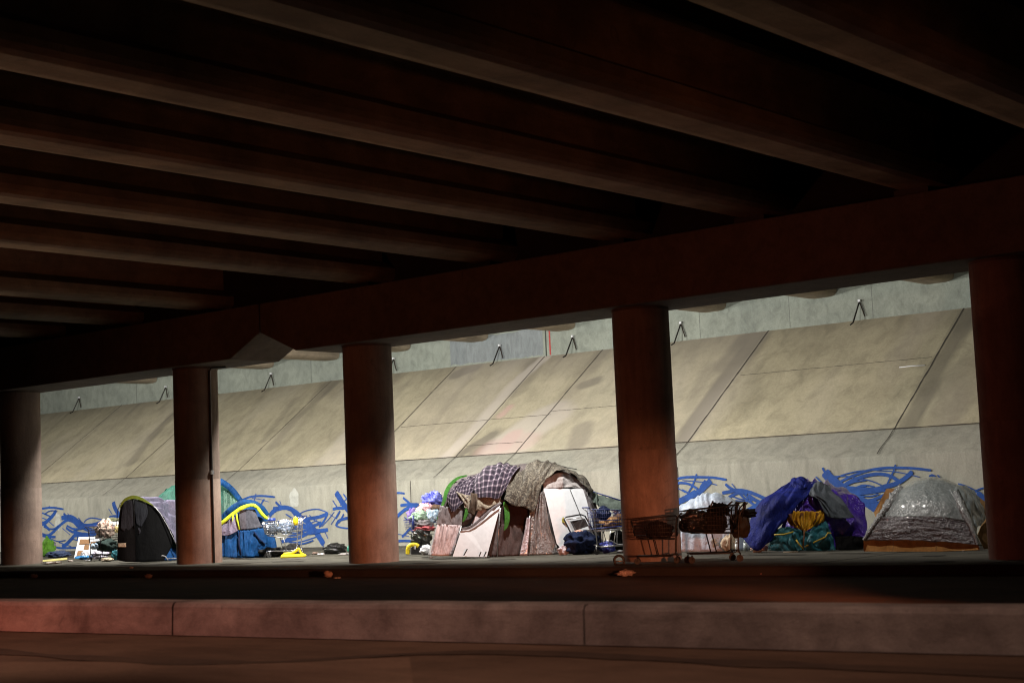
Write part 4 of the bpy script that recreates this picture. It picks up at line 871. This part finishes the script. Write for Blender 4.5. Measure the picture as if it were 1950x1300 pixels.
# ================================================================== SHOPPING CARTS
def cart(label, loc, rz, basket_m, frame_m, handle_m='black', sc=1., group='shopping carts standing among the tents'):
    T = thing('shopping_cart', label, 'cart', loc, rz, group)
    def P(x, y, z): return Vector((x*sc, y*sc, z*sc))
    L0, L1 = -.45, .45
    def wy(x, top): return (.29-.09*(x-L0)/.9)*(1 if top else .86)
    def zt(x): return .99-.07*(x-L0)/.9
    def zb(x): return .56-.0*(x-L0)+.04*(x-L0)/.9
    b = MB(); r = .0045*sc
    def side(s, u, v):  # point on a side wall
        x = L0+(L1-L0)*u; xx = x+(.06 if u > .99 else 0)*v; z = zb(x)+(zt(x)-zb(x))*v
        return P(xx, s*(wy(x, 0)+(wy(x, 1)-wy(x, 0))*v), z)
    for s in (-1, 1):
        for i in range(19): b.tube([side(s, i/18, 0), side(s, i/18, 1)], r*.7, 4)
        for j in range(6): b.tube([side(s, 0, j/5), side(s, 1, j/5)], r, 4)
    for i in range(10):
        t = -1+2*i/9
        for u in (0, 1): b.tube([P(side(1, u, 0).x/sc, t*wy(L0+.9*u, 0), zb(L0+.9*u)), P(side(1, u, 1).x/sc, t*wy(L0+.9*u, 1), zt(L0+.9*u))], r*.7, 4)
    for u in (0, 1):
        for j in range(6): b.tube([side(-1, u, j/5), side(1, u, j/5)], r, 4)
    for i in range(13): b.tube([side(-1, i/12, 0), side(1, i/12, 0)], r*.8, 4)
    for i in range(7):
        t = -1+2*i/6; b.tube([P(L0, t*wy(L0, 0), zb(L0)), P(L1, t*wy(L1, 0), zb(L1))], r*.8, 4)
    rim = [side(-1, 0, 1), side(-1, 1, 1), side(1, 1, 1), side(1, 0, 1)]
    b.tube(rim, .009*sc, 6, closed=True)
    b.build('basket', M[basket_m], T, True, local=True)
    f_ = MB(); R = .013*sc
    for s in (-1, 1):
        f_.tube([P(-.55, s*.28, 1.02), P(-.46, s*.27, .93), P(-.42, s*.25, .55), P(-.40, s*.25, .20), P(-.30, s*.25, .15), P(.42, s*.16, .17)], R, 7)
        f_.tube([P(-.40, s*.25, .50), P(.18, s*.22, .52), P(.40, s*.16, .57)], R*.9, 7)
        f_.tube([P(.05, s*.21, .52), P(-.02, s*.21, .17)], R*.9, 7)
        f_.tube([P(-.40, s*.25, .20), P(-.44, s*.25, .13)], R, 7)
    f_.tube([P(-.40, -.25, .20), P(-.40, .25, .20)], R, 7); f_.tube([P(.42, -.16, .17), P(.42, .16, .17)], R, 7)
    f_.tube([P(-.02, -.21, .17), P(-.02, .21, .17)], R, 7)
    for i in range(6):
        t = -1+2*i/5; f_.tube([P(-.35, t*.22, .165), P(.40, t*.15, .175)], R*.35, 4)
    f_.build('frame', M[frame_m], T, True, local=True)
    h = MB(); h.tube([P(-.55, -.30, 1.02), P(-.56, -.28, 1.03), P(-.56, .28, 1.03), P(-.55, .30, 1.02)], .017*sc, 8)
    h.build('handle', M[handle_m], T, True, local=True)
    for x, y, tw in ((-.42, -.25, .0), (-.42, .25, .2), (.42, -.15, .5), (.42, .15, -.3)):
        wmb = MB(); n = 16; c = P(x, y, .062); V = []
        ax = Vector((math.sin(tw), math.cos(tw), 0)); e = Vector((math.cos(tw), -math.sin(tw), 0))
        for sd in (-1, 1):
            for rr in (.062, .03):
                for k in range(n):
                    a = 2*math.pi*k/n; V.append(c+ax*sd*.014*sc+(e*math.cos(a)+Vector((0, 0, 1))*math.sin(a))*rr*sc)
        F = []
        for k in range(n):
            j = (k+1) % n
            F += [(k, j, n+j, n+k), (2*n+j, 2*n+k, 3*n+k, 3*n+j), (j, k, 2*n+k, 2*n+j)]
        F += [tuple(range(n, 2*n)), tuple(range(4*n-1, 3*n-1, -1))]
        wmb.add(V, F); wo = wmb.build('wheel', M['rubber'], T, False, local=True)
        fk = MB()
        for sd in (-1, 1): fk.tube([c+ax*sd*.022*sc, c+ax*sd*.022*sc+P(-.01, 0, .075), c+P(-.01, 0, .085)], .007*sc, 5)
        fk.build('caster_fork', M[frame_m], wo, True, local=True)
    return T
def bear(x, y):   # heading of the picture's rightward direction at a ground spot
    return math.atan2(-Fr(x, y).r.y, -Fr(x, y).r.x)
RT = math.atan2(CR.y, CR.x)
g = onz
c1 = cart('empty chrome shopping cart in front of the blue tent with the lime arch', onz(541, 1060), RT+math.pi+.35, 'chrome', 'steel', 'cartblue', .97)
c2 = cart('dark loaded shopping cart standing in front of the fourth column', onz(1252, 1072), RT+math.pi-.15, 'black', 'darksteel', 'black', .84)
c3 = cart('dark loaded shopping cart with its handle up beside the navy tarp', onz(1358, 1070), RT+math.pi+.12, 'darksteel', 'darksteel', 'black', .99)
c4 = cart('cart crammed with junk between the tile-patterned board and the black tent', onz(204, 1066), RT+.9, 'darksteel', 'darksteel', 'bottle_blue', .92)
c5 = cart('blue-rimmed shopping cart squeezed between the plaid tent and the fourth column', onz(1166, 1053), RT+.2, 'cartblue', 'steel', 'cartblue', .95)
c6 = cart('blue shopping cart buried under a heap of bags left of the plaid tent', onz(803, 1052), RT+math.pi+1.0, 'cartblue', 'cartblue', 'cartblue', .88)

# ------------------------------------------------------------------ loads and loose things
def lump(name, label, cat, x, y, w_px, h_px, m, z0=None, d=0., depth=.7, seed=0, amp=.25, flat=.8, group=None, freq=2.2, n=18):
    """crumpled thing whose base centre is seen at (x, y); z0 = height it rests at (None: on the ground)"""
    if z0 is None: p = onz(x, y); s = (p-CO).dot(CF)/FPX; p = p+Fr(x, y).w*d
    else:
        p = z0[0](x, y, d); s = (p-CO).dot(CF)/FPX
    o = blob(name, (0, 0, 0), (w_px*s*.54, w_px*s*.54*depth, h_px*s*.53), m, None, seed, amp, 0., n, freq=freq, local=True)
    for v in o.data.vertices: v.co.z = max(v.co.z, .0)
    o.location = p; o.rotation_euler = (0, 0, RT)
    return tag(o, label, cat, group)
# in and on the heap cart left of the plaid tent
fh = Fr(803, 1052)
H_ = (fh,)
lump('plastic_bag', 'shiny blue and white bag topping the heap left of the plaid tent', 'bag', 825, 966, 34, 28, M['bluebag'], H_, .0, seed=1, amp=.4, freq=3)
lump('cloth', 'crumpled pink cloth on the heap left of the plaid tent', 'cloth', 811, 980, 26, 20, M['pink'], H_, -.2, seed=2, amp=.4, freq=3)
lump('plastic_bag', 'cream plastic bag at the left of the heap, under the pink cloth', 'bag', 801, 979, 18, 14, M['white_film'], H_, -.1, seed=3)
lump('cloth', 'green printed cloth in the middle of the heap of bags', 'cloth', 802, 993, 36, 20, M['leafgreen'], H_, -.3, seed=4, amp=.35, freq=3)
lump('cloth', 'violet cloth hanging at the left edge of the heap', 'cloth', 785, 996, 18, 26, M['violet'], H_, -.15, seed=5, amp=.35)
lump('plastic_bag', 'white and blue printed bag at the right of the heap', 'bag', 825, 994, 26, 24, M['aqua'], H_, -.35, seed=6)
lump('cloth', 'dark brown cloth wedged under the shiny blue bag', 'cloth', 830, 975, 20, 14, M['brown'], H_, -.2, seed=16)
lump('cloth', 'grey rolled clothing packed in the blue cart', 'clothes', 806, 1004, 36, 16, M['greyfly'], H_, -.35, seed=7)
lump('cloth', 'crumpled red cloth low in the heap over the black bag', 'cloth', 809, 1011, 36, 10, M['redcloth'], H_, -.4, seed=8, amp=.4, freq=4)
lump('rubbish_bag', 'black rubbish bag under the heap left of the plaid tent', 'bag', 803, 1040, 36, 34, M['bin_bag'], H_, -.45, seed=9, amp=.3)
rod_ = thing('broom_handle', 'upright blue pole in front of the heap of bags', 'pole', fh(787, 1008, -.5))
rod('pole', [fh(787, 981, -.5), fh(787, 1008, -.5)], .028, M['cartblue'], rod_)
f = Fr(790, 1056)
T = thing('caddy', 'yellow-rimmed black box on the ground beside the third column', 'box', f.base)
arch('yellow_rim', [(776, 1055, 0), (777, 1043, 0), (783, 1037, 0), (792, 1037, 0), (797, 1040, 0)], .045, 'yellow', T, f, th=.14)
mb = MB(); a = f(783, 1055, .02); b = f(803, 1042, .02); q = f.r; w_ = f.w
V = []
for dd in (0, .16):
    for x, y in ((783, 1055), (803, 1055), (803, 1041), (783, 1041)): V.append(f(x, y, .03)+w_*dd)
mb.add(V, [(0, 1, 2, 3), (7, 6, 5, 4), (0, 4, 5, 1), (1, 5, 6, 2), (2, 6, 7, 3), (3, 7, 4, 0)]); mb.build('black_body', M['black'], T)
blob('pale_patch', f(790, 1046, .01), (.03, .01, .07), M['white'], T, 2, .2, .5, 6)
lump('plastic_bag', 'small white bag at the left foot of the plaid tent', 'bag', 812, 1056, 22, 18, M['white_film'], seed=10, amp=.2)
# things in front of the plaid tent
f = Fr(1108, 1052, back=-.45)
T = thing('folding_chair', 'tilted tubular chair frame with a grey panel leaning on the right white board', 'chair', f.base)
out = [(1098, 1029, -.1), (1086, 1012, -.1), (1074, 988, -.08), (1078, 984, -.08), (1106, 979, -.06), (1114, 982, -.05), (1126, 1003, -.02), (1134, 1022, 0), (1138, 1030, 0)]
rod('frame', [f(*q) for q in out], .016, M['darksteel'], T, 8)
rod('frame', [f(*q) for q in [(1078, 989, -.08), (1106, 985, -.06), (1112, 988, -.05), (1126, 1010, -.02), (1132, 1028, 0)]], .011, M['steel'], T, 7)
mb = MB()
for i in range(6): mb.tube([f(1080+i*1.6, 990+i*.2, -.08), f(1092+i*1.7, 1014+i*.2, -.1)], .005, 4)
mb.build('wire_back', M['steel'], T)
board('panel', [(1086, 992, -.06), (1114, 987, -.06), (1121, 1001, -.06), (1095, 1010, -.06)], f, cloth('dark_grey_panel', (.075, .065, .065)), T, .02)
board('seat', [(1112, 1008, -.1), (1132, 1008, .05), (1138, 1018, .05), (1130, 1026, -.1), (1118, 1018, -.15)], f, cloth('grey_seat', (.11, .105, .10)), T, .03)
for P in ([(1136, 1030, 0), (1138, 1050, -.05)], [(1128, 1020, -.1), (1136, 1035, -.2), (1135, 1054, -.25)], [(1092, 1016, -.1), (1096, 1050, -.1)]):
    rod('leg', [f(*q) for q in P], .012, M['steel'], T, 7)
lump('cloth', 'peach coloured cloth lying over the bedding bundle', 'cloth', 1102, 1024, 26, 14, cloth('peach_cloth', (.72, .40, .28), (.60, .32, .24)), (f,), -.2, seed=12, amp=.3)
lump('bedding_bundle', 'dark blue bedding bundle on the ground before the right white board', 'bedding', 1109, 1054, 58, 40, M['denim'], d=-.25, seed=13, amp=.32, freq=2.6, n=26)
lump('plastic_bag', 'clear crumpled bag between the bedding bundle and the clear sheet', 'bag', 1073, 1056, 20, 16, M['ribbon'], d=-.1, seed=14, amp=.3)
# table and goods between the plaid tent and the fourth column
f = Fr(1172, 1049, back=-.2)
T = thing('low_table', 'low brown shelf holding wrappers beside the fourth column', 'table', f.base)
mb = MB(); V = []
for dd in (0, .4):
    for x, y in ((1145, 1009), (1200, 1006), (1200, 1002), (1145, 1005)): V.append(f(x, y, dd-.1))
mb.add(V, [(0, 1, 2, 3), (7, 6, 5, 4), (0, 4, 5, 1), (1, 5, 6, 2), (2, 6, 7, 3), (3, 7, 4, 0)]); mb.build('table_top', cloth('dark_board', (.12, .085, .06)), T)
for x, dd in ((1175, -.08), (1148, .25), (1197, .25)): rod('leg', [f(x, 1007, dd), f(x, 1034 if x == 1175 else 1046, dd)], .014, M['steel'], T, 7)
rod('rail', [f(1150, 1030, -.1), f(1164, 1029, -.1), f(1176, 1036, -.1), f(1200, 1036, -.1)], .014, M['steel'], T, 7)
lump('wrappers', 'heap of orange and gold wrappers on the low brown shelf', 'wrappers', 1163, 1005, 36, 20, M['orangefood'], (f,), .0, seed=15, amp=.4, freq=4)
lump('wrappers', 'dark golden bag at the right end of the low shelf', 'bag', 1183, 1003, 26, 28, cloth('dark_gold_bag', (.22, .12, .03), (.10, .05, .02)), (f,), .1, seed=17, amp=.3)
lump('cloth', 'folded pale pink towel over the dark golden bag', 'towel', 1178, 979, 24, 14, cloth('pale_pink_towel', (.78, .66, .70), (.6, .35, .42)), (f,), .2, seed=18, amp=.25)
lump('plastic_bag', 'blue and white bag on the ground under the low shelf', 'bag', 1155, 1052, 30, 20, M['bluebag'], d=-.1, seed=19, amp=.3)
lump('cloth', 'grey sacking behind the legs of the low shelf', 'cloth', 1180, 1048, 40, 34, M['darkgreycloth'], d=.25, seed=20)
lump('rubbish_bag', 'small dark bag hanging in the blue-rimmed cart', 'bag', 1150, 990, 24, 24, M['denim'], (Fr(1166, 1053),), .0, seed=21)
f = Fr(1178, 1075)
T = thing('crate', 'small upturned dark wire crate at the kerb, left of the fourth column', 'crate', f.base)
arch('frame', [(1172, 1075, 0), (1170, 1064, 0), (1176, 1058, 0), (1184, 1059, 0), (1188, 1066, 0), (1188, 1075, 0)], .022, 'darksteel', T, f, th=.03)
rod('bar', [f(1172, 1068, .0), f(1187, 1068, .0)], .012, M['steel'], T)
rod('bar', [f(1171, 1075, .0), f(1189, 1075, .0)], .014, M['darksteel'], T)
# loads of the two dark carts
f = Fr(1345, 1069)
D_ = (f,)
lump('rubbish_bag', 'large black bag filling the left of the dark cart baskets', 'bag', 1325, 1016, 54, 42, M['bin_bag'], D_, .0, seed=22, amp=.2, n=24)
lump('bundle', 'dark brown bundle packed in the middle of the dark cart', 'bundle', 1362, 1016, 44, 40, cloth('dark_brown_bundle', (.005, .004, .003)), D_, -.02, seed=23, amp=.22, n=22)
lump('bundle', 'black jacket heaped over the middle of the dark cart', 'clothes', 1370, 982, 34, 22, M['black_cloth'], D_, -.05, seed=24, amp=.5, freq=4)
lump('plastic_bag', 'olive brown bag hanging on the handle end of the dark cart', 'bag', 1410, 1024, 36, 46, cloth('olive_bag', (.03, .026, .016)), D_, .1, seed=25, amp=.2)
lump('cloth', 'black cloth draped over the cart handle beside the navy tarp', 'cloth', 1424, 986, 34, 16, M['black_cloth'], D_, .15, seed=26, amp=.3)
T = thing('rolled_mat', 'black bag strap and sticks poking out of the dark cart', 'sticks', f(1360, 990))
for P in ([(1352, 985), (1354, 962), (1358, 953)], [(1378, 990), (1380, 968), (1391, 957), (1395, 954)], [(1386, 975), (1396, 992), (1402, 1004)], [(1404, 1000), (1410, 976), (1420, 960), (1424, 957)]):
    rod('stick', [f(x, y, -.1) for x, y in P], .016, M['black'], T, 6)
T = thing('folded_walker', 'folded black tubular frame standing up from the dark cart handle', 'frame', f(1405, 985))
for dd in (0, .07, .14):
    rod('hoop', [f(1399+dd*30, 990, dd), f(1400+dd*30, 966, dd), f(1403+dd*30, 958, dd), f(1410+dd*30, 955, dd), f(1416+dd*30, 957, dd), f(1413+dd*30, 990, dd)], .012, M['darksteel'], T, 6)
lump('rubbish_bag', 'dark bag leaning on the front of the fourth column in its cart', 'bag', 1256, 1026, 50, 32, cloth('near_black_bag', (.008, .005, .004)), (Fr(1252, 1072),), .0, seed=27, amp=.2)
f = Fr(1320, 1047, back=.1)
T = thing('storage_bin', 'beige fabric bin with a white rim behind the dark carts', 'bin', f.base)
V = []
for dd, s_ in ((0, 1), (.35, 1)):
    for x, y in ((1303, 1041), (1333, 1041), (1339, 1014), (1298, 1014)): V.append(f(x, y, dd))
mb = MB(); mb.add(V, [(0, 1, 2, 3), (7, 6, 5, 4), (0, 4, 5, 1), (1, 5, 6, 2), (2, 6, 7, 3), (3, 7, 4, 0)]); mb.build('bin_body', M['beige'], T)
rod('rim', [f(1299, 1013, -.02), f(1301, 1034, -.02), (f(1306, 1041, -.02)), f(1334, 1040, -.02), f(1339, 1036, -.02)], .018, M['sack'], T, 7)
mb = MB(); V = []
for dd in (.02, .33):
    for x, y in ((1306, 1052), (1330, 1052), (1330, 1042), (1306, 1042)): V.append(f(x, y, dd))
mb.add(V, [(0, 1, 2, 3), (7, 6, 5, 4), (0, 4, 5, 1), (1, 5, 6, 2), (2, 6, 7, 3), (3, 7, 4, 0)]); mb.build('base', M['darkgreycloth'], T)
lump('bundle', 'bundle of beige and pale blue bedding seen under the dark cart', 'bedding', 1360, 1050, 34, 32, camo('beige_blue_bedding', (.46, .42, .32), (.22, .28, .34), 9), d=.2, seed=28, amp=.25)
lump('rubbish_bag', 'crumpled cream bag behind the dark cart wheels', 'bag', 1390, 1050, 26, 30, M['skinny'], d=.2, seed=29, amp=.3)
f = Fr(1420, 1051)
def bottle(label, x, y, m):
    p = onz(x, y); T = thing('bottle', label, 'bottle', p)
    mb = MB(); mb.cyl((0, 0), .04, 0, .17, 14); mb.cyl((0, 0), .04, .17, .23, 14, .014); mb.build('bottle_body', m, T, True, local=True)
    mb = MB(); mb.cyl((0, 0), .017, .228, .26, 10); mb.build('cap', M['white'], T, local=True); return T
clr = plain('clear_bottle', (.55, .62, .62), .12)
bottle('clear plastic bottle standing at the left foot of the navy tarp', 1420, 1049, clr)
bottle('smaller clear bottle just left of the other bottle', 1404, 1051, clr)
lump('plastic_bag', 'white takeaway bag with an orange print before the navy tarp', 'bag', 1446, 1050, 28, 16, camo('white_orange_print', (.75, .70, .68), (.65, .30, .12), 7), d=-.25, seed=31, amp=.3, freq=3)
T = thing('stick', 'thin pale stick on the ground before the teal cloth', 'stick', onz(1505, 1051))
rod('stick_body', [onz(1492, 1051, .012), onz(1520, 1050, .012)], .010, M['skinny'], T)
# beside the blue tent
sheet_o = Fr(478, 1061)
T = thing('blanket', 'crumpled grey-white blanket on the ground along the blue tent', 'blanket', sheet_o.base)
sheet('blanket_cloth', [[sheet_o(440, 1058, .1), sheet_o(470, 1053, .1), sheet_o(505, 1049, .1)], [sheet_o(438, 1062, -.1)+Vector((0, 0, .06)), sheet_o(470, 1060, -.2)+Vector((0, 0, .10)), sheet_o(505, 1058, -.2)+Vector((0, 0, .12))], [sheet_o(440, 1066, 0), sheet_o(470, 1064, -.1), sheet_o(508, 1062, -.1)]], M['sack'], T, 34, 12, .05, (8, 2), seed=72)
lump('cloth', 'dark grey bundle under the empty chrome cart', 'bundle', 520, 1060, 46, 17, M['darkgreycloth'], d=.1, seed=33, amp=.3)
lump('bundle', 'dark bag behind the empty chrome cart', 'bag', 556, 1056, 30, 20, M['darkgreycloth'], d=.1, seed=34, amp=.3)
f = Fr(556, 1061)
T = thing('floor_sign', 'yellow plastic folded sign lying flat beside the chrome cart', 'sign', f.base)
board('sign_leaf', [(534, 1060, -.25), (582, 1058, -.1), (577, 1053, .05), (537, 1055, .0)], f, M['yellow'], T, .03)
arch('sign_leg', [(540, 1054, 0), (556, 1052, 0), (566, 1047, 0), (569, 1044, 0), (573, 1052, 0), (583, 1058, 0)], .028, 'yellow', T, f, th=.04)
f = Fr(545, 1060)
T = thing('water_jug', 'blue-lidded clear jug standing in the empty chrome cart', 'jug', f(518, 1018))
p = f(517, 1014, .0); mb = MB(); mb.cyl((0, 0), .13, 0, .26, 18); mb.cyl((0, 0), .13, .26, .32, 18, .09); mb.build('jug_body', plain('smoky_plastic', (.12, .15, .2), .2), T, True, local=True)
mb = MB(); mb.cyl((0, 0), .10, .315, .42, 18); mb.build('lid', M['bottle_blue'], T, True, local=True)
lump('plastic_bag', 'yellow bag hooked on the handle of the chrome cart', 'bag', 563, 1000, 9, 16, M['yellow'], (f,), -.2, seed=35, amp=.15)
lump('plastic_bag', 'pale blue clear bag in the chrome cart', 'bag', 544, 1018, 26, 26, film('pale_clear_bag', (.30, .38, .52), (.18, .24, .36), .2, .7, 7), (f,), .0, seed=36, amp=.25)
lump('rubbish_bag', 'shiny black rubbish bag lying near the third column', 'bag', 640, 1054, 38, 19, M['bin_bag'], seed=37, amp=.28, freq=2.6)
lump('rubbish_bag', 'small black knotted bag end beside the shiny rubbish bag', 'bag', 624, 1054, 14, 12, M['bin_bag'], d=-.05, seed=38, amp=.3)
# far left heap
f = Fr(95, 1058)
lump('jacket', 'bright green jacket heaped beside the leftmost column', 'jacket', 92, 1060, 24, 32, M['grassgreen'], d=.1, seed=39, amp=.35)
lump('jacket', 'grey folds of clothing on the green jacket', 'clothes', 96, 1045, 20, 14, M['lav'], (f,), -.05, seed=40, amp=.3)
lump('trousers', 'rumpled blue trousers trailing along the ground at far left', 'trousers', 112, 1061, 42, 12, cloth('faded_denim', (.07, .10, .20), (.04, .06, .12)), seed=41, amp=.35, freq=4)
board_ = thing('plank', 'thin pale yellow strip lying under the blue trousers', 'plank', onz(100, 1067))
board('plank_body', [(78, 1069, -.1), (78, 1066, .1), (128, 1061, .1), (128, 1064, -.1)], Fr(100, 1068), plain('pale_yellow', (.62, .58, .22)), board_, .02)
f = Fr(160, 1062)
T = thing('leaning_board', 'white board with brown tile squares leaning against the mural wall', 'board', f.base)
board('board_face', [(141, 1062, -.1), (150, 1022, .15), (192, 1021, .15), (190, 1060, -.1)], f, M['white'], T, .03)
for P in ([(150.5, 1036, .05), (152.5, 1026, .1), (171, 1026, .1), (170, 1035, .05)], [(171.5, 1043, .0), (173, 1031, .08), (184, 1030.5, .08), (183, 1041, .0)], [(159, 1046, -.0), (161, 1037, .05), (170, 1036.5, .05), (169, 1046, -.0)], [(145.5, 1058, -.08), (148, 1048, -.02), (158, 1048, -.02), (157, 1057, -.08)]):
    board('tile', [(x, y, d-.02) for x, y, d in P], f, M['wood'], T, .008)
lump('wrappers', 'orange and white food wrapper before the tile-patterned board', 'wrapper', 153, 1062, 16, 8, M['orangefood'], d=-.2, seed=42, amp=.4, freq=4)
lump('plastic_bag', 'white crumpled bag before the tile-patterned board', 'bag', 166, 1062, 20, 13, M['white_film'], d=-.2, seed=43, amp=.3)
lump('plastic_bag', 'blue wrapper at the foot of the white crumpled bag', 'wrapper', 158, 1064, 22, 7, plain('sky_blue_wrapper', (.04, .22, .50), .4), d=-.3, seed=44, amp=.35)
lump('plastic_bag', 'white bag with a violet print under the junk cart', 'bag', 190, 1063, 28, 16, film('white_violet_bag', (.68, .66, .72), (.42, .38, .55), .4, .5, 8), d=-.1, seed=45, amp=.3)
fj = Fr(206, 1066)
J_ = (fj,)
lump('cloth', 'brown and cream rags spilling from the junk cart', 'rags', 202, 1024, 34, 30, camo('brown_cream_rags', (.18, .09, .07), (.50, .42, .34), 7), J_, -.1, seed=46, amp=.4, freq=3.5)
lump('plastic_bag', 'white knotted bag on top of the junk cart', 'bag', 219, 1005, 16, 12, M['white_film'], J_, -.1, seed=47, amp=.3)
lump('hat', 'olive rounded cap crowning the junk cart', 'cap', 214, 995, 22, 10, cloth('olive_cap', (.10, .10, .05)), J_, .0, seed=48, amp=.12)
lump('cloth', 'yellowish rag beside the white knotted bag', 'rag', 222, 1014, 10, 16, cloth('yellowish_rag', (.52, .42, .18)), J_, -.15, seed=49, amp=.3)
lump('bundle', 'dark green bundle low in the junk cart', 'bundle', 204, 1050, 40, 22, cloth('dark_green_bundle', (.02, .04, .035)), J_, -.2, seed=50, amp=.3)
lump('shoes', 'pale shoe sticking out below the junk cart', 'shoe', 204, 1068, 22, 7, M['skinny'], d=-.3, seed=51, amp=.15)
lump('water_jug', 'pale striped helmet-like bag at the left of the junk cart', 'bag', 180, 1046, 14, 12, M['aqua'], J_, -.3, seed=52, amp=.15)
lump('rag', 'teal rag hanging against the black tent front corner', 'rag', 220, 1066, 14, 18, M['teal'], d=-.1, seed=53, amp=.3)

# ------------------------------------------------------------------ litter
leaf = plain('pale_litter', (.36, .32, .29), .7); leafr = plain('brown_paper_litter', (.20, .14, .11), .8)
def scrap(x, y, w_, h_, m, label, z=0., seed=0, name='paper_scrap', cat='litter'):
    o = lump(name, label, cat, x, y, w_, h_, m, None, 0, .8, seed, .45, freq=3, n=8, group='scraps of litter on the sidewalk and road')
    if z: o.location = onz(x, y, z)+Vector((0, 0, .001))
    return o
for i, (x, y, w_, h_, m, lab, z) in enumerate([
    (100, 1073, 34, 4, leaf, 'flattened pale paper in front of the blue trousers', 0), (90, 1074, 8, 4, leaf, 'tiny white scrap next to the leftmost column', 0), (134, 1069, 10, 3, leaf, 'small pale scrap before the tile-patterned board', 0),
    (168, 1068, 9, 3, M['white_film'], 'white scrap under the junk cart', 0), (250, 1082, 7, 4, leaf, 'white scrap at the kerb before the black tent', 0), (600, 1055, 12, 4, leafr, 'reddish scrap left of the shiny rubbish bag', 0),
    (612, 1056, 14, 3, M['white_film'], 'long white scrap beside the shiny rubbish bag', 0), (655, 1056, 20, 3, M['sack'], 'grey strip in front of the shiny rubbish bag', 0), (664, 1051, 5, 12, plain('green_bottle', (.03, .30, .20), .2), 'green bottle end against the third column', 0),
    (20, 1096, 16, 10, leafr, 'dim brown scrap in the gutter at the far left', -.15), (65, 1101, 14, 9, leafr, 'brown leaf-like scrap in the gutter before the leftmost column', -.15), (283, 1101, 14, 9, leafr, 'brown scrap in the gutter below the black tent', -.15),
    (625, 1099, 18, 13, leafr, 'crumpled brown paper in the gutter before the third column', -.15), (642, 1101, 16, 3, leaf, 'pale straw beside the crumpled brown paper', -.15), (1192, 1097, 36, 13, camo('crumpled_bag', (.30, .26, .24), (.13, .10, .09), 14), 'large crumpled paper bag in the gutter before the fourth column', -.15),
    (1268, 1094, 8, 6, plain('red_scrap', (.4, .02, .02)), 'tiny red scrap in the gutter right of the crumpled bag', -.15), (1394, 1094, 22, 7, plain('brown_cup', (.16, .09, .05)), 'brown cup lying in the gutter below the dark cart', -.15), (1452, 1095, 9, 7, M['pink'], 'small pinkish scrap in the gutter below the navy tarp', -.15),
    (1817, 1093, 8, 5, leafr, 'tiny brown scrap in the gutter below the plastic-wrapped tent', -.15), (1660, 1050, 5, 3, leaf, 'white crumb at the left end of the cardboard base', 0), (1710, 1051, 5, 2.5, leaf, 'white crumb before the middle of the cardboard base', 0),
    (1835, 1050, 5, 2.5, leaf, 'white crumb before the right end of the cardboard base', 0), (820, 1062, 8, 2.5, M['sack'], 'thin scrap before the pink panel of the plaid tent', 0), (1185, 1051, 20, 4, M['white_film'], 'flat white paper left of the fourth column base', 0),
    (530, 935, 1, 1, None, None, 0)][:-1]):
    scrap(x, y, w_, h_, m, lab, z, 60+i)
